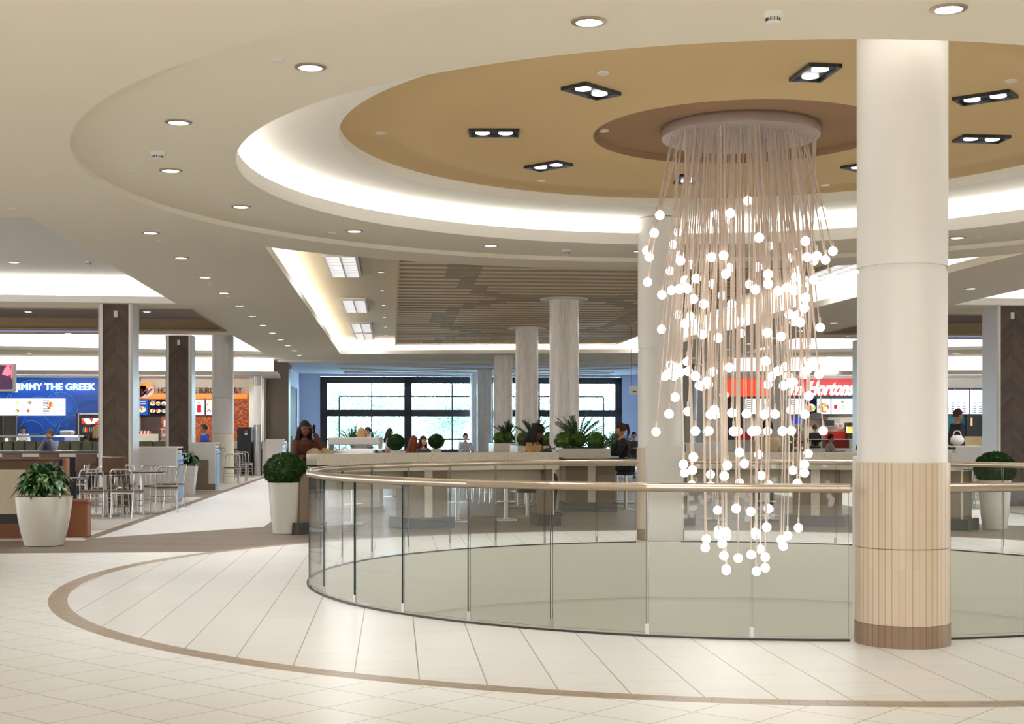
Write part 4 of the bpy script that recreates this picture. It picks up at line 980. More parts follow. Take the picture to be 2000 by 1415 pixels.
# long banquette and its bar
t = thing('banquette', 'long olive green tufted banquette in front of the blue shop', 'banquette', (0, 0, 0))
for p0, p1 in ((-60, 205), (271, 331)):
    n = max(2, int((p1-p0)/22))
    for k in range(n):
        a, c = p0+(p1-p0)*k/n, p0+(p1-p0)*(k+1)/n; b = MB(); x0, x1 = PX(a, 38), PX(c, 38); b.box((x0+x1)/2, 38, .82, x1-x0-.02, .2, .78); b.build('cushion', 'green', t, bevel=.04)
b = MB(); b.box(PX(75, 38), 37.6, .35, PX(205, 38)-PX(-60, 38), .7, .3); b.build('seat', 'green', t, bevel=.03)
t = thing('long_bar_table', 'long black bar table in front of the green banquette', 'table', (0, 0, 0))
b = MB(); x0, x1 = PX(-60, 32), PX(204, 32); b.box((x0+x1)/2, 32, .995, x1-x0, .6, .05); b.build('table_top', 'table', t, smooth=False)
b = MB(); b.box((x0+x1)/2, 31.75, .92, x1-x0, .05, .08); b.build('apron', 'cream', t, smooth=False); b = MB(); b.box((x0+x1)/2, 31.9, .45, x1-x0, .1, .85); b.build('modesty_panel', 'darkslat', t, smooth=False)
def dark_chair(loc, label, first=[None]):
    if first[0]: return dup(first[0], loc, None, label)
    t = thing('dark_bar_chair', label, 'chair', loc, PI, 'dark bar chairs at the long table')
    MB().box(0, 0, .72, .40, .40, .05).build('seat', 'dark', t, bevel=.015); MB().box(0, .19, .84, .42, .04, .36).build('backrest', 'seatwood', t, bevel=.02)
    for x in (-.17, .17):
        for y in (-.17, .17): MB().tube([(x*1.15, y*1.15, 0), (x, y, .7)], .014, 6).build('leg', 'black', t)
    b = MB(); b.tube([(-.03, .215, .68), (-.02, .215, .80), (.02, .215, .80), (.03, .215, .68)], .008, 6); b.build('grip', 'chrome', t)
    first[0] = t; return t
for i, (px, D) in enumerate(((30, 28.5), (102, 28.5), (174, 27.5), (228, 24.5))):
    dark_chair((PX(px, D), D), ['dark bar chair at the long table, far left', 'dark bar chair in front of the grey-shirted man', 'dark bar chair left of the chevron-wood column', 'dark chair standing before the foot of the chevron-wood column'][i])
for i, px in enumerate((10, 58, 130)):
    b = MB(); b.box(0, 0, 1.022, .45, .32, .012); o = b.build('food_tray', 'paper', loc=(PX(px, 32), 31.95, 0)); tag(o, f'pale tray on the long black bar table, {nth(i)} from the left', 'tray', 'trays on the bar table')
# advertising sign at the left edge
t = thing('hanging_poster_sign', 'white framed pink poster screen at the left edge', 'sign', (0, 0, 0))
b = MB(); rect(b, -30, 30, 711, 765, 27, .14); b.build('frame', 'plastic', t, smooth=False, bevel=.01); b = MB(); rect(b, -28, 22, 714, 761, 26.9, .05); b.build('poster', 'poster', t, smooth=False)
b = MB(); b.tube([(PX(-10, 27), 27, 2.7), (PX(-10, 27), 27, 4.4)], .02, 8); b.build('hanger', 'steel', t)
# burger shop
D_ = DW+.5
t = sign('burger_sign', 'white oval sign with orange arrow and maroon letters over the burger shop')
b = MB(); dot(b, 276, 762, D_-.12, .46, 0, .62); dot(b, 262, 762, D_-.12, .46, 0, .62); b.build('oval', 'plastic', t)
b = MB(); rect(b, 250, 287, 749, 754, D_-.16, .04); x = PX(286, D_-.16); z0 = zp(751.5, D_-.16)
b.prism([(0, 0), (.26, .14), (0, .28)], 0, .04); 
for vv in [v for v in b.bm.verts][-6:]: q = vv.co.copy(); vv.co = (x+q.x, D_-.2+q.z, z0-.14+q.y)
b.build('arrow', 'orange', t, smooth=False)
text('lettering', 'A&W', 246, 299, 771.5, D_-.16, 'inkred', t, .35, .22, .02, .03)
text('slogan', 'HOME OF THE BURGER FAMILY', 308, 472, 768.5, D_-.05, 'ink', t, 0, .21, .02, .008)
tag(rect(MB(), 268, 483, 770, 779.5, D_-.08, .1).build('sign_band', 'orange', smooth=False), 'orange band under the black slogan over the burger menus', 'sign band')
for i, (a, c, m) in enumerate(((267, 290.5, 'blue'), (292, 345, 'navy'), (346, 376, 'navy'), (377, 400, 'drink'), (402, 440, 'white'))):
    t = sign('menu_screen', ['blue menu screen with a burger picture, leftmost over the burger counter', 'dark blue menu screen with several burgers', 'dark menu screen hidden behind the second wood column', 'white menu screen with a red drink', 'white menu screen partly behind the white round column'][i], 'menu screen')
    b = MB(); rect(b, a, c, 780, 812, D_-.1, .08); b.build('frame', 'black', t, smooth=False)
    b = MB(); rect(b, a+.8, c-.8, 781, 811, D_-.15, .04); b.build('display', 'screenblue' if i == 0 else 'screendark' if i < 3 else 'screen', t, smooth=False)
    b = MB()
    if i == 0: dot(b, 278, 800, D_-.18, .13, 1, .8); rect(b, 270, 285, 784, 786, D_-.18, .02, 0); rect(b, 270, 285, 788, 790, D_-.18, .02, 0)
    elif i == 3: rect(b, 385, 393, 791, 806, D_-.18, .02, 2); dot(b, 389, 788, D_-.18, .08, 0, .6)
    else:
        for qx in range(int(a)+6, int(c)-3, 11):
            for qy in (789, 803): dot(b, qx, qy, D_-.18, .085, 1, .8)
        rect(b, a+3, a+12, 783, 785, D_-.18, .02, 0)
    b.build('picture', ['plastic', 'food', 'drink'], t, smooth=False)
for px0, px1, py0, py1, m, l in ((268, 316, 812, 900, 'brick', 'dark brown tiled wall panel behind the burger counter'), (316, 342, 812, 900, 'orangeblot', 'narrow orange mosaic panel with a white notice'), (376, 456, 812, 900, 'orangeblot', 'orange mosaic wall behind the man in blue'), (456, 487, 780, 900, 'orangeblot', 'orange mosaic wall right of the white round column')):
    b = MB(); rect(b, px0, px1, py0, py1, D_-.02, .06); tag(b.build('wall_panel', m, smooth=False), l, 'wall panel')
b = MB(); rect(b, 320, 332, 821, 834, D_-.1, .03); tag(b.build('notice', 'paper', smooth=False), 'white notice in front of the orange mosaic', 'notice')
b = MB(); rect(b, 271, 305, 848, 928.8, 46.5, .6); tag(b.build('service_counter', 'cream', smooth=False), 'cream counter block of the burger shop', 'counter')
b = MB()
for k in range(7): rect(b, 272+3.3*k, 274.6+3.3*k, 843-(k % 2), 848, 46.5, .1, k % 2)
tag(b.build('sauce_boxes', ['redplastic', 'paper'], smooth=False), 'red and white boxes on the cream burger counter', 'boxes')
t = sign('steel_shelf_unit', 'steel kitchen shelf beside the second wood column', 'shelf'); b = MB()
for py in (838, 846, 852, 860): rect(b, 316, 334, py, py+1, 47, .5)
rect(b, 316, 317, 836, 928, 46.8, .05); rect(b, 333, 334, 836, 928, 46.8, .05); b.build('frame', 'steel', t, smooth=False)
b = MB()
for k in range(4): rect(b, 318+4*k, 321+4*k, 848, 852, 46.8, .1)
b.build('tins', 'plastic', t, smooth=False)
t = sign('black_fridge', 'black cabinet with a small red and white sticker at the burger shop', 'cabinet'); b = MB(); rect(b, 466, 493, 835, 928.8, 46.5, .5); b.build('body', 'black', t, smooth=False)
b = MB(); rect(b, 478, 484, 841, 845, 46.2, .02); rect(b, 478, 483, 846, 849.5, 46.2, .02, 1); b.build('sticker', ['redplastic', 'paper'], t, smooth=False)
t = sign('lit_column', 'slim silver column with a white lit middle before the wood-clad column', 'column'); b = MB(); b.cyl(PX(503, 46.3), 46.3, 0, 3.35, .13, 24); b.build('shaft', 'steel', t)
b = MB(); b.cyl(PX(503, 46.3), 46.3, zp(830, 46.3), zp(754, 46.3), .135, 24); b.build('lit_sleeve', mat('lit_sleeve', (236, 230, 226), .4, emit=.25), t)
# exit sign
t = sign('exit_sign', 'small white exit sign at the top corner of the wood-clad column'); b = MB(); rect(b, 563.5, 571, 711, 721, 48.9, .1); b.build('box', 'plastic', t, smooth=False); text('lettering', 'EXIT', 564.5, 570, 717.5, 48.84, 'redplastic', t, 0, None, .004)
t = sign('hanging_sign', 'white hanging sign on two wires left of the far column'); b = MB(); rect(b, 1229, 1262, 754, 771, 36, .06); b.build('panel', 'plastic', t, smooth=False); b = MB()
for px in (1232.5, 1258): b.tube([(PX(px, 36), 36, zp(754, 36)), (PX(px, 36), 36, 4.4)], .005, 5)
b.build('wires', 'black', t); b = MB(); rect(b, 1236, 1243, 764, 766.5, 35.95, .02); b.build('mark', 'inkred', t, smooth=False)
# red coffee shop
t = sign('coffee_sign', 'red sign with white script lettering Tim Hortons over the coffee shop')
b = MB(); rect(b, 1411, 1697, 739, 775, D_-.1, .14); b.build('red_panel', 'red', t, smooth=False); b = MB(); rect(b, 1411, 1697, 773, 778, D_-.12, .16); b.build('lower_edge', 'black', t, smooth=False)
text('lettering', 'Hortons', 1575, 1669, 771, D_-.2, 'letterglow', t, .45, .50, .03, .035); text('lettering', 'Tim', 1512, 1563, 771, D_-.2, 'letterglow', t, .45, .46, .03, .035)
t = sign('coffee_sign_board', 'bright red and orange panel seen through the chandelier cords'); b = MB(); rect(b, 1412, 1508, 741, 775, D_-.22, .08); b.build('panel', blotch('red_orange_panel', [(226, 34, 34), (240, 70, 30), (220, 30, 44)], .6, .7), t, smooth=False)
for i, (a, c, m) in enumerate(((1455, 1503, 'screen'), (1540, 1571, 'screen'), (1573, 1594, 'screendark'), (1596, 1622, 'screen'), (1624, 1690, 'screen'))):
    t = sign('menu_screen', ['white menu screen seen between the chandelier cords, left', 'white menu screen right of the white round column', 'dark menu screen with a plate of food', 'menu screen with a green salad picture', 'wide white menu screen with a red cup'][i], 'menu screen')
    b = MB(); rect(b, a-1, c+1, 778, 810, D_-.1, .08); b.build('frame', 'black', t, smooth=False); b = MB(); rect(b, a, c, 779.5, 809, D_-.15, .04); b.build('display', m, t, smooth=False)
    b = MB()
    if i == 3: dot(b, 1609, 797, D_-.18, .2, 1, .85)
    elif i == 2: dot(b, 1584, 797, D_-.18, .16, 1, .85)
    elif i == 4: rect(b, 1629, 1635, 791, 799, D_-.18, .02, 2); dot(b, 1645, 785, D_-.18, .05, 1); dot(b, 1645, 796, D_-.18, .06, 1)
    else:
        for k in range(6): rect(b, a+3, a+14, 782+4*k, 783.2+4*k, D_-.18, .02, 3)
    b.build('picture', ['plastic', 'food', 'drink', 'screendark'], t, smooth=False)
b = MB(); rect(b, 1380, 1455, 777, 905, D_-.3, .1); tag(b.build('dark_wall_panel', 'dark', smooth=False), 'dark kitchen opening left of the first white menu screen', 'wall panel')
t = sign('range_hood', 'dark tapered range hood under the food pictures', 'range hood'); b = MB(); xa = PX(1594, 48.3); b.band([(xa-.36, 48.1), (xa+.36, 48.1), (xa+.36, 48.6), (xa-.36, 48.6)], zp(817), zp(806), [(xa-.12, 48.3), (xa+.12, 48.3), (xa+.12, 48.6), (xa-.12, 48.6)]); b.box(xa, 48.35, zp(818), .74, .5, .06); b.build('hood', 'grille', t, smooth=False)
t = sign('microwave', 'steel microwave on the wall right of the range hood', 'microwave'); b = MB(); rect(b, 1611, 1638, 819, 834, 48.39, .4); b.build('body', 'steel', t, smooth=False); b = MB(); rect(b, 1614, 1629, 821.5, 832, 48.18, .02); b.build('door_window', 'black', t, smooth=False)
b = MB(); rect(b, 1609, 1655, 843, 928.8, 46.5, .5); tag(b.build('red_counter', 'redplastic', smooth=False), 'red back counter right of the worker in black', 'counter')
b = MB(); rect(b, 1436, 1470, 845, 928, 46.9, .4); tag(b.build('red_counter', 'redplastic', smooth=False), 'red counter panel seen through the chandelier cords, left', 'counter')
b = MB(); rect(b, 1539, 1564, 814, 828, 48.48, .2); tag(b.build('blue_boxes', mat('blue_boxes', (30, 50, 190), .5, emit=.2), smooth=False), 'stack of bright blue boxes on the coffee shop shelf', 'boxes')
for i, px in enumerate((1637, 1644, 1634, 1641)):
    b = MB(); x = PX(px, 46.5); b.lathe([(.05, 0), (.085, .08), (.08, .14), (.02, .15)], 14, x, 46.5, zp(843)+(.12 if i > 1 else 0)); tag(b.build('white_cup', 'plastic'), f'white paper cup on the red coffee counter, {nth(i)} of the pile', 'cup', 'cups on the red counter')
t = sign('hot_display', 'warm lit snack display at the right end of the red counter', 'display case'); b = MB(); rect(b, 1652, 1668, 826, 858, 46.3, .4); b.build('case', 'dark', t, smooth=False); b = MB(); rect(b, 1653, 1666, 834, 846, 46.08, .04); b.build('lit_food', blotch('warm_food', [(255, 226, 140), (250, 200, 90), (230, 160, 60)], 9, 1.3), t, smooth=False)
t = sign('pastry_case', 'tall pastry display case with lit shelves in the coffee shop', 'display case')
b = MB(); rect(b, 1536, 1570, 828, 929.5, 46, .06); b.build('back', 'grey', t, smooth=False); b = MB()
for py in (833, 845, 857, 869, 880): rect(b, 1536, 1570, py, py+1, 45.7, .5)
rect(b, 1535.5, 1537, 828, 930.6, 45.5, .05); rect(b, 1569, 1570.5, 828, 930.6, 45.5, .05); b.build('shelves', 'steel', t, smooth=False)
for r_, py in enumerate((843, 855, 867, 878)):
    for k in range(7): b = MB(); b.ball((PX(1540+4.4*k, 45.6), 45.6, zp(py, 45.6)+.05), .05, 8, (1, 1, .7)); b.build('pastry', ['food', 'kraft', 'leather'][(k+r_) % 3], t)
t = sign('glass_display_case', 'low glass display case in front of the coffee shop worker', 'display case'); b = MB(); rect(b, 1575, 1665, 876, 932.6, 44.5, .6); b.build('base', 'steel', t, smooth=False); b = MB(); rect(b, 1575, 1665, 859, 876, 44.3, .012); b.build('glass_front', 'tintglass', t, smooth=False); b = MB(); rect(b, 1575, 1665, 858, 859.5, 44.5, .5); b.build('top', 'steel', t, smooth=False)
b = MB(); rect(b, 1412, 1475, 860, 932.6, 44.5, .5); tag(b.build('service_counter', 'steel', smooth=False), 'steel service counter behind the chandelier cords', 'counter')
# right shop
for i, (a, c) in enumerate(((1840, 1861), (1862, 1893), (1894, 1930))):
    t = sign('menu_screen', ['pale blue menu screen right of the front column, left one', 'pale blue menu screen with price rows, middle one', 'pale blue menu screen partly behind the metal column side'][i], 'menu screen')
    b = MB(); rect(b, a, c, 758, 811, D_-.1, .08); b.build('frame', mat('navy_frame', (20, 30, 70), .4), t, smooth=False); b = MB(); rect(b, a+.7, c-.7, 762, 809, D_-.15, .04); b.build('display', 'screen', t, smooth=False)
    b = MB(); rect(b, a+.5, a+4, 758, 762, D_-.18, .03, 0)
    for k in range(6):
        for xx in (a+7, a+18): rect(b, xx, xx+6, 787+3.6*k, 788.4+3.6*k, D_-.18, .02, 1)
    b.build('picture', ['poster', 'grille'], t, smooth=False)
b = MB(); rect(b, 1840, 1886, 811, 905, D_-.05, .06); tag(b.build('wall_panel', 'teal', smooth=False), 'teal wall under the pale blue menu screens', 'wall panel')
t = sign('dark_cabinet', 'tall black cabinet with a narrow lit handle right of the teal wall', 'cabinet'); b = MB(); rect(b, 1886, 1930, 811, 905, D_-.2, .2); b.build('body', 'black', t, smooth=False); b = MB(); rect(b, 1896, 1899, 816, 832, D_-.33, .03); b.build('handle', mat('yellow_handle', (220, 200, 130), .4, emit=.4), t, smooth=False)
b = MB(); rect(b, 1840, 1930, 853, 930.6, 45.5, .5); tag(b.build('service_counter', 'kraft', smooth=False), 'wooden fronted counter behind the walking person', 'counter')
t = sign('kitchen_shelf', 'open steel kitchen shelf with pots at the right picture edge', 'shelf'); b = MB()
for py in (836, 850, 866, 882): rect(b, 1974, 2060, py, py+1.2, 46.5, .5)
b.build('shelves', 'steel', t, smooth=False); b = MB(); rect(b, 1974, 2060, 813, 905, 47.2, .1); b.build('back_panel', 'dark', t, smooth=False)
for k in range(5): b = MB(); b.cyl(PX(1980+12*k, 46.5), 46.5, zp(836), zp(817), .09, 16); b.build('pot', 'steel', t)
for k in range(4): b = MB(); rect(b, 1984+14*k, 1994+14*k, 851+(k % 2)*15, 858+(k % 2)*15, 46.4, .2); b.build('box', ['paper', 'kraft'][k % 2], t, smooth=False)

# ------------------------------------------------------------------ things on the counters
Ds = 20.3
t = thing('cardboard_carrier', 'pale card tray carriers with cut-out handles at the left end of the counter', 'card carriers', (PX(628, Ds), Ds, .96), .4)
b = MB()
for k in range(6):
    pts = [(-.19, 0), (-.19, .20), (-.1, .26), (-.02, .18), (.06, .26), (.16, .2), (.16, 0)]; y = -.12+.05*k
    f = [b.bm.verts.new((x, y, z)) for x, z in pts]; g = [b.bm.verts.new((x, y+.008, z)) for x, z in pts]
    b.bm.faces.new(f); b.bm.faces.new(g[::-1])
    for i in range(7): b.bm.faces.new((f[i], f[(i+1) % 7], g[(i+1) % 7], g[i]))
b.build('carriers', 'kraft', t, smooth=False)
t = thing('coffee_machine', 'wide pale food warmer with glass canopy behind the left counter', 'food warmer', (PX(695, 27), 27))
b = MB(); w = PX(745, 27)-PX(645, 27); b.box(0, 0, .475, w, .7, .95); b.build('base', 'grey', t, smooth=False)
b = MB(); b.box(0, 0, 1.01, w, .6, .12); b.build('body', 'dark', t, smooth=False); b = MB(); b.box(0, -.02, 1.28, w, .7, .14, rx=.0); b.box(-w/2+.02, 0, 1.15, .03, .6, .3); b.box(w/2-.02, 0, 1.15, .03, .6, .3); b.build('canopy', 'grey', t, smooth=False, bevel=.02)
b = MB(); b.box(0, -.36, 1.12, w*.9, .012, .2); b.build('glass_front', 'tintglass', t, smooth=False)
for k in range(2):
    b = MB(); b.tube([(-.4+.2*k+.06*math.cos(a*PI/8), -.2, 1.10+.05*math.sin(a*PI/8)) for a in range(9)], .008, 6); b.build('handle', 'chrome', t)
b = MB(); b.box(0, 0, 0, .62, .3, .1); b.box(.2, 0, .06, .5, .3, .02); tag(b.build('steel_tray', 'steel', smooth=False, loc=(PX(690, 20.9), 20.95, 1.13)), 'low pale steel tray on the counter right of the card carriers', 'tray')
t = thing('black_handbag', 'black leather handbag on the counter beside the curly-haired woman', 'handbag', (PX(1067, 23.2), 23.2, .97))
b = MB(); b.lathe([(.14, 0), (.16, .04), (.14, .12), (.08, .19), (.03, .2)], 20)
for v in b.bm.verts: v.co.y *= .5
b.build('body', 'dark', t); b = MB(); b.tube([(-.09, 0, .12), (-.06, 0, .25), (0, 0, .28), (.06, 0, .25), (.09, 0, .12)], .011, 8); b.build('strap', 'black', t)
for i, (px, D, z0, w, h, l) in enumerate(((992, 29, .76, .34, .22, 'white card box on the table left of the curly-haired woman'), (1022, 29, .76, .26, .2, 'smaller white card box just behind the curly-haired woman'))):
    b = MB(); b.box(0, 0, h/2, w, .2, h); b.box(0, 0, h+.02, w*.8, .22, .03); tag(b.build('white_box', 'paper', smooth=False, loc=(PX(px, D), D, z0)), l, 'box')

# ------------------------------------------------------------------ outdoors
struct(MB().sheet([[(-60, 59.6), (60, 59.6), (60, 200), (-60, 200)]], -.6).build('ground_outside', 'grass', smooth=False))
b = MB(); b.face([(-60, 84, -.6), (60, 84, -.6), (60, 130, 3), (-60, 130, 3)]); struct(b.build('ground_slope', 'grass', smooth=False))
def crown(seed):
    rg = random.Random(seed); b = MB(); cl = [(rg.uniform(-1.6, 1.6), rg.uniform(-1.2, 1.2), rg.uniform(1.0, 4.0), rg.uniform(.7, 1.3)) for _ in range(16)]
    for i in range(3200):
        c = cl[i % 16]; z = rg.uniform(-1, 1); a = rg.uniform(0, 2*PI); q = math.sqrt(1-z*z); r = c[3]*rg.uniform(.6, 1.05)
        p = Vector((c[0]+r*q*math.cos(a), c[1]+r*q*math.sin(a), c[2]+r*z)); t = Vector((rg.uniform(-1, 1), rg.uniform(-1, 1), rg.uniform(-1, 1))).normalized(); s = t.orthogonal().normalized(); L = .2
        b.face([p-t*L*.5, p+s*L*.3, p+t*L*.5, p-s*L*.3])
    return b.mesh('foliage', 'treeleaf', False, recalc=False)
crowns = [crown(1), crown(2)]
trunk = MB().tube([(0, 0, -.6), (.05, 0, .8), (0, .05, 2.2)], [.14, .11, .05], 8).mesh('trunk', 'bark')
rg = random.Random(11)
for i, (px, D, s) in enumerate(((640, 68, .85), (705, 74, .9), (760, 68, .8), (800, 81, 1.1), (850, 74, .95), (900, 68, .8), (955, 81, 1.1), (1010, 74, .9), (1075, 68, .8), (1135, 81, 1.1), (1180, 74, .9), (600, 81, 1.1))):
    t = thing('tree', f'pale sunlit bushy tree outside the windows, {nth(i)} of the tree row', 'tree', (PX(px, D), D, 0), rg.uniform(0, 6), 'trees outside the windows'); t.scale = (s, s, s)
    for nm, me in (('foliage', crowns[i % 2]), ('trunk', trunk)):
        o = bpy.data.objects.new(nm, me); COL.objects.link(o); o.parent = t
# ------------------------------------------------------------------ people
SKIN = {'dark': mat('dark_brown_skin', (112, 72, 54), .5), 'mid': mat('tan_skin', (178, 128, 98), .5), 'light': mat('fair_skin', (222, 172, 146), .5)}
CLOTH = {}
def cloth(rgb):
    if rgb not in CLOTH: CLOTH[rgb] = mat('cloth_%d_%d_%d' % rgb, rgb, .85, noise=.12, nscale=9)
    return CLOTH[rgb]
def skin_mesh(verts, edges, radii):
    me = bpy.data.meshes.new('tmp'); me.from_pydata(verts, edges, []); o = bpy.data.objects.new('tmp', me); COL.objects.link(o)
    o.modifiers.new('s', 'SKIN'); sd = o.modifiers.new('d', 'SUBSURF'); sd.levels = 2; sd.render_levels = 2
    for i, r in enumerate(radii): me.skin_vertices[0].data[i].radius = (r[0], r[1]) if isinstance(r, tuple) else (r, r); me.skin_vertices[0].data[i].use_root = (i == 0)
    bpy.context.view_layer.update()
    ev = o.evaluated_get(bpy.context.evaluated_depsgraph_get()); m2 = bpy.data.meshes.new_from_object(ev)
    bpy.data.objects.remove(o); bpy.data.meshes.remove(me); return m2
def person(label, loc, rz, skin, shirt, pants, hair, hairstyle='short', pose='sit', seat=.46, arms='table', lean=.1, scale=1.0, hairc=None, hat=None, turn=0.0, tilt=0.0):
    """faces local -y; thing > body (> nothing), shirt, trousers, hair, shoes"""
    t = thing('person', label, 'person', loc, rz); S = Vector
    hip = S((0, 0, seat+.10)) if pose == 'sit' else S((0, 0, .95))
    f = S((0, -1, 0)); 
    def up(d): return hip+S((0, -math.sin(lean)*d, math.cos(lean)*d))
    spine, chest, neck0, neck1 = up(.2), up(.38), up(.51), up(.58)
    V = [hip, spine, chest, neck0, neck1]; R = [(.135, .105), (.125, .095), (.15, .105), (.06, .06), (.052, .055)]; E = [(0, 1), (1, 2), (2, 3), (3, 4)]
    def add(p, r, par): V.append(p); R.append(r); E.append((par, len(V)-1)); return len(V)-1
    ends = {}
    for sx in (-1, 1):
        sh = add(up(.47)+S((sx*.15, 0, 0)), .062, 2)
        a = arms if isinstance(arms, str) else arms[0 if sx < 0 else 1]
        s0 = V[sh]
        if a == 'table': el = s0+S((sx*.06, -.12, -.25)); ha = el+S((-sx*.1, -.22, .06))
        elif a == 'down': el = s0+S((sx*.07, .03, -.28)); ha = el+S((0, -.06, -.24))
        elif a == 'phone': el = s0+S((sx*.10, -.20, -.16)); ha = up(.66)+S((sx*.105, -.08, 0))
        elif a == 'chin': el = s0+S((sx*.04, -.24, -.22)); ha = up(.60)+S((sx*.05, -.12, 0))
        elif a == 'lap': el = s0+S((sx*.06, -.02, -.26)); ha = el+S((-sx*.08, -.2, -.08))
        e = add(el, .043, sh); h = add(el+(ha-el)*.92, .027, e); ends[sx] = (ha, (ha-el).normalized(), h)
        hp = add(hip+S((sx*.095, 0, -.04)), .085, 0)
        if pose == 'sit': kn = hip+S((sx*.12, -.42, 0)); an = S((sx*.11, -.38, .08))
        elif pose == 'walk': kn = hip+S((sx*.1, -.05-.14*sx, -.44)); an = S((sx*.1, .1-.22*sx, .09 if sx > 0 else .13))
        else: kn = hip+S((sx*.1, -.02, -.44)); an = S((sx*.1, .02, .09))
        k = add(kn, .062, hp); k2 = add(kn+(an-kn)*.35, .058, k); a_ = add(an, .038, k2); ends[sx] += (an,)
    body = skin_mesh([tuple(v) for v in V], E, R)
    b = MB(); b.bm.from_mesh(body); nb = len(b.bm.verts)
    # head: sculpted ball with nose, brow, chin, ears
    hc = neck1+S((0, -.015, .105)); Rm = Matrix.Translation(hc) @ Matrix.Rotation(turn, 4, 'Z') @ Matrix.Rotation(tilt, 4, 'X')
    q = bmesh.ops.create_uvsphere(b.bm, u_segments=20, v_segments=16, radius=1)
    for v in q['verts']:
        x, y, z = v.co; w = 1-.28*max(0, -z)**1.5; nx, ny, nz = x*.074*w, y*.094*(1-.12*max(0, -z)), z*.118
        if y < -.4:
            if abs(x) < .22 and -.35 < z < .15: ny -= .022*(1-abs(x)/.22)*(1-abs(z+.18)/.33 if abs(z+.18) < .33 else 0)
            if .05 < z < .3 and .15 < abs(x) < .6: ny += .008
            if z < -.75: ny -= .012
            if -.62 < z < -.42 and abs(x) < .35: ny -= .006
        v.co = Rm @ S((nx, ny, nz))
    for sx in (-1, 1):
        m = Rm @ Matrix.Translation((sx*.077, .008, -.01)) @ Matrix.Diagonal((.011, .02, .032, 1)); bmesh.ops.create_uvsphere(b.bm, u_segments=8, v_segments=6, radius=1, matrix=m)
        ha, d, _, _ = ends[sx]; side = d.cross(S((0, 0, 1))); side = side.normalized() if side.length > .1 else S((1, 0, 0)); nrm = side.cross(d)
        pm = Matrix.Translation(ha+d*.045) @ Matrix((side, d, nrm)).transposed().to_4x4() @ Matrix.Diagonal((.04, .052, .016, 1)); bmesh.ops.create_uvsphere(b.bm, u_segments=10, v_segments=8, radius=1, matrix=pm)
        for k in range(4):
            o = side*(.027-.018*k); L = (.062, .072, .068, .052)[k]; p = ha+d*.085+o
            b.tube([p, p+d*L*.5-nrm*.008, p+d*L*.8-nrm*.03], [.0085, .008, .006], 6)
        p = ha+d*.02+side*sx*-.03; b.tube([p, p-side*sx*.03+d*.03, p-side*sx*.032+d*.055-nrm*.01], [.011, .009, .007], 6)
    b.build('body', SKIN[skin], t)
    eyes = MB()
    for sx in (-1, 1): MB().ball(tuple(Rm @ S((sx*.03, -.083, .016))), .0105, 8).build('eye', 'dark', t)
    eyes.ball(tuple(Rm @ S((0, -.088, -.062))), .012, 8, (1.7, .5, .35)); eyes.build('mouth', 'leather', t)
    # clothes grown over the same skeleton
    keep = [0, 1, 2] + [i for i in range(5, len(V))]
    def grow(idx, edges, extra, name, m, trim=None):
        mp = {i: k for k, i in enumerate(idx)}
        me = skin_mesh([tuple(V[i]) for i in idx], [(mp[a], mp[c]) for a, c in edges if a in mp and c in mp], [((R[i][0]+extra, R[i][1]+extra) if isinstance(R[i], tuple) else R[i]+extra) for i in idx])
        me.materials.clear(); me.materials.append(m); me.polygons.foreach_set('use_smooth', [True]*len(me.polygons))
        o = bpy.data.objects.new(name, me); COL.objects.link(o); o.parent = t; return o
    arm = [i for i in range(5, len(V)) if (i-5) % 7 in (0, 1, 2)]; leg = [i for i in range(5, len(V)) if (i-5) % 7 in (3, 4, 5, 6)]
    V.append(V[3]*.72+V[2]*.28); R.append((.074, .068)); E2 = E+[(2, len(V)-1)]
    grow([0, 1, 2, len(V)-1]+arm, E2, .014, 'shirt', cloth(shirt)); grow([0]+leg, E, .013, 'trousers', cloth(pants))
    sh = MB()
    for sx in (-1, 1): an = ends[sx][3]; sh.ball((an.x, an.y-.07, max(.045, an.z-.04)), .055, 12, (.85, 2.2, .8))
    sh.build('shoes', 'dark', t)
    # hair
    h = MB(); q = bmesh.ops.create_uvsphere(h.bm, u_segments=24, v_segments=16, radius=1); big = 1.34 if hairstyle == 'curly' else 1.12 if hairstyle == 'short' else 1.16; kill = []
    rg = random.Random(len(label))
    for v in q['verts']:
        x, y, z = v.co; j = rg.uniform(.94, 1.1) if hairstyle == 'curly' else rg.uniform(.985, 1.02)
        if y < -.35 and z < .38 or z < -.35: s = .82
        else: s = big
        yy = y*.094*s*j+.008
        v.co = Rm @ S((x*.076*s*j, yy, z*.118*s*j))
    if hairstyle in ('long', 'curly', 'veil'):
        n = 46; Lh = .34 if hairstyle != 'curly' else .26
        for k in range(n):
            a = PI*(-.08+1.16*k/(n-1)); rr = rg.uniform(.85, 1.08)*(1.28 if hairstyle == 'curly' else 1.0)
            p = S((.082*rr*math.cos(a), .085*rr*math.sin(a)+.012, .03)); L = Lh*rg.uniform(.75, 1.05)
            pts = [Rm @ p]
            for s in (1, 2, 3): pts.append(pts[0]+S((p.x*.18*s, p.y*.25*s+.008*s, -L*s/3)) + S((rg.uniform(-.008, .008),)*3))
            h.tube(pts, [.017, .021, .018, .006], 6)
    if hairstyle == 'ponytail':
        p = Rm @ S((0, .095, .07)); h.ball(tuple(p), .03, 10); h.tube([p, p+S((0, .05, .0)), p+S((0, .075, -.12)), p+S((0, .05, -.26))], [.024, .03, .028, .006], 10)
    h.build('hair', hairc or cloth(hair), t)
    if hat: c = MB(); c.ball(tuple(Rm @ S((0, .004, .055))), .092, 16, (1, 1.15, .85)); c.ball(tuple(Rm @ S((0, -.11, .06))), .05, 12, (1.2, 1, .15)); c.build('cap', cloth(hat), t)
    if scale != 1: t.scale = (scale,)*3
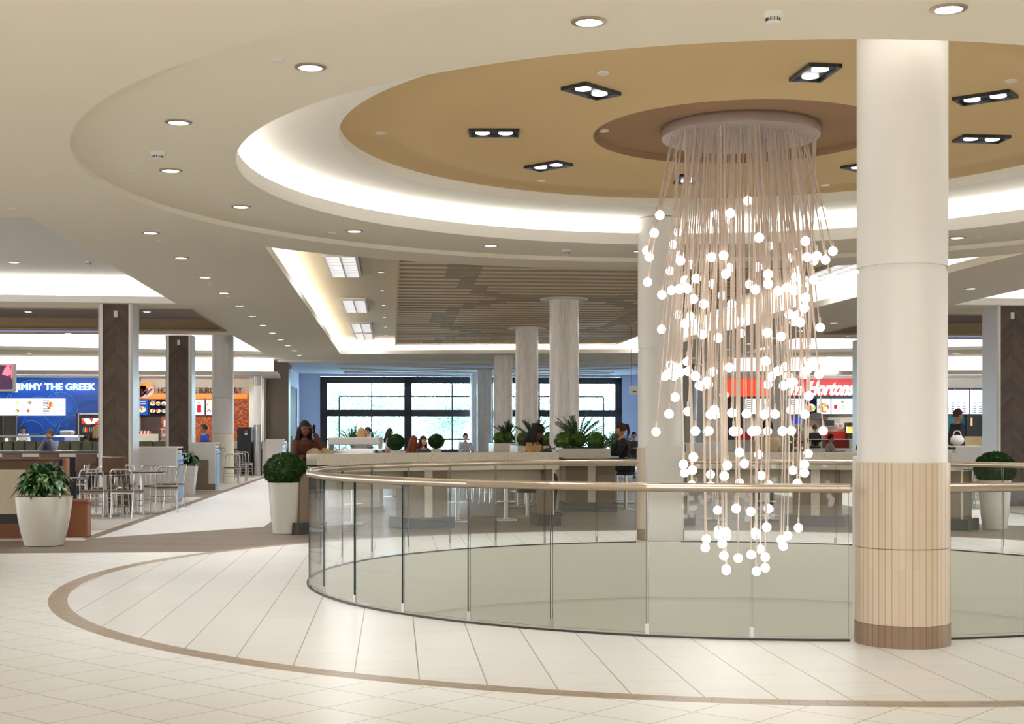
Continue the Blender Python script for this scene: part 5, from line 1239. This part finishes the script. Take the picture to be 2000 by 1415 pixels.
    return t
BLK = (26, 20, 18)
def P(px, D): return (PX(px, D), D, 0)
w = person('long-haired woman in a brown top holding a phone to her ear', P(590, 20.7), .55, 'dark', (88, 50, 38), (40, 34, 34), (38, 26, 24), 'long', 'sit', .72, ('table', 'phone'), .16, 1.0, turn=-.1)
ph = MB(); ph.box(0, 0, 0, .012, .07, .14); hx = w.matrix_basis @ Vector((.118, -.175, 1.50)); ph = ph.build('mobile_phone', 'black', loc=tuple(hx)); ph.rotation_euler = (.3, 0, .55)
tag(ph, 'black mobile phone held at the ear of the woman in brown', 'phone')
person('curly-haired woman in a tan top bending over the counter, left of the black handbag', P(1030, 23.6), 1.1, 'dark', (186, 146, 92), (40, 40, 50), BLK, 'curly', 'sit', .56, 'table', .28, 1.08, tilt=.35)
person('woman with a dark ponytail and black top looking down at the right of the planting', P(1222, 26.0), PI/2+PI+.1, 'mid', (30, 26, 28), (24, 24, 28), (50, 30, 24), 'ponytail', 'sit', .72, 'table', .14, 1.0, tilt=.2)
person('man in a beige shirt seen from behind through the chandelier cords', P(1500, 24), PI, 'dark', (206, 190, 160), (40, 40, 48), BLK, 'short', 'sit', .62, 'table', .05, 1.1)
person('red-haired woman seated with her back to the counter in the middle hall', P(805, 32), PI-.5, 'light', (90, 70, 60), (50, 50, 60), (122, 58, 36), 'long', 'sit', .46, 'table', .1)
person('person leaning towards the red-haired woman, dark brown hair', P(822, 33), .7, 'light', (80, 86, 96), (50, 50, 60), (58, 36, 28), 'long', 'sit', .46, 'table', .15)
person('woman with dark hair and white top seated alone before the window', P(757, 43), PI/2, 'mid', (214, 222, 232), (60, 60, 70), (50, 34, 30), 'long', 'sit', .66, 'table', .1)
person('blonde person seated before the window, right of the bushy plant', P(704, 40), PI-.3, 'light', (200, 180, 140), (60, 60, 70), (206, 164, 110), 'long', 'sit', .68, 'table', .1)
person('short-haired man facing the blonde person before the window', P(723, 41.3), -PI/2+.2, 'light', (200, 210, 224), (60, 60, 70), (66, 50, 40), 'short', 'sit', .70, 'table', .1)
person('person with dark hair low behind the dark slatted chairs', P(908, 44), .3, 'light', (200, 210, 224), (60, 60, 70), BLK, 'short', 'sit', .52, 'table', .1)
person('small far person with dark hair just left of the far round column', P(1237, 44), .2, 'mid', (60, 60, 70), (60, 60, 70), BLK, 'short', 'sit', .56, 'table', .1)
person('man in a grey shirt eating at the long bar table', P(101, 34.2), 0, 'mid', (124, 124, 146), (50, 50, 60), (70, 48, 36), 'short', 'sit', .56, 'chin', .2, 1.05)
person('food server in white shirt, apron and dark cap behind the serving counter', P(46, 46.6), .2, 'mid', (206, 210, 220), (40, 40, 40), BLK, 'short', 'stand', .5, 'table', .05, .95, hat=(30, 30, 34))
person('blonde woman in a black top seen from behind at the drinks cooler', P(189, 43), PI+.1, 'light', (36, 34, 38), (40, 40, 50), (220, 186, 140), 'long', 'stand', .5, 'lap', .02, .95)
person('person with dark brown hair below the blonde woman at the drinks cooler', P(168, 40.5), .3, 'mid', (60, 50, 60), (40, 40, 50), (44, 28, 22), 'long', 'sit', .44, 'table', .1)
person('person in a dark pink top just left of the nearest wood column', P(203, 35.5), PI/2, 'mid', (156, 60, 92), (40, 40, 50), BLK, 'short', 'sit', .38, 'table', .3)
person('man in a royal blue shirt looking left before the orange mosaic', P(402, 42), -PI/2+.6, 'mid', (44, 74, 160), (40, 40, 50), (34, 26, 24), 'short', 'sit', .72, 'lap', .08, 1.05, turn=-.3)
person('coffee shop worker in a black shirt seen from behind', P(1592, 46.4), PI, 'mid', (30, 26, 28), (30, 30, 34), (50, 36, 30), 'short', 'stand', .5, 'table', .05, .98)
person('customer with dark hair in front of the glass display case', P(1615, 42), PI/2, 'mid', (150, 150, 150), (50, 50, 60), BLK, 'short', 'sit', .50, 'table', .2)
person('person in a dark blue quilted jacket at the left edge of the front column', P(1672, 33), .2, 'mid', (30, 48, 82), (40, 40, 50), BLK, 'short', 'sit', .30, 'table', .3)
person('person walking past right of the front column in black with a white bag', P(1866, 30.5), PI/2+.2, 'mid', (34, 32, 38), (36, 40, 60), (80, 40, 30), 'short', 'walk', .5, 'down', .08, 1.12)
b = MB(); b.ball((0, 0, 0), .13, 16, (1.2, .6, .9)); b.tube([(-.1, 0, .08), (-.05, 0, .2), (.05, 0, .2), (.1, 0, .08)], .01, 6); tag(b.build('white_bag', 'paper', loc=(PX(1868, 30.1), 30.05, 1.28)), 'white bag carried by the walking person', 'bag')
def bar_seat(px, D, h, l): 
    t = thing('padded_stool', l, 'stool', (PX(px, D), D), 0, 'stools under seated people'); MB().lathe([(.18, h-.06), (.19, h-.02), (.16, h)], 20).build('seat', 'dark', t); MB().lathe([(.2, 0), (.03, .03), (.03, h-.06)], 18).build('pedestal', 'steel', t)
for px, D, h, l in ((590, 20.7, .70, 'stool under the woman on the phone'), (1030, 23.6, .48, 'stool under the curly-haired woman'), (1222, 26, .70, 'stool under the ponytail woman'), (1500, 24, .60, 'stool under the man in beige'), (757, 43, .64, 'stool under the white-topped woman'), (704, 40, .66, 'stool under the blonde person by the window'), (723, 41.3, .68, 'stool under the short-haired man by the window'), (402, 42, .70, 'stool under the man in blue'), (805, 32, .44, 'stool under the red-haired woman'), (822, 33, .44, 'stool under the person facing the red-haired woman'), (101, 34.2, .54, 'stool under the man in grey')): bar_seat(px, D, h, l)
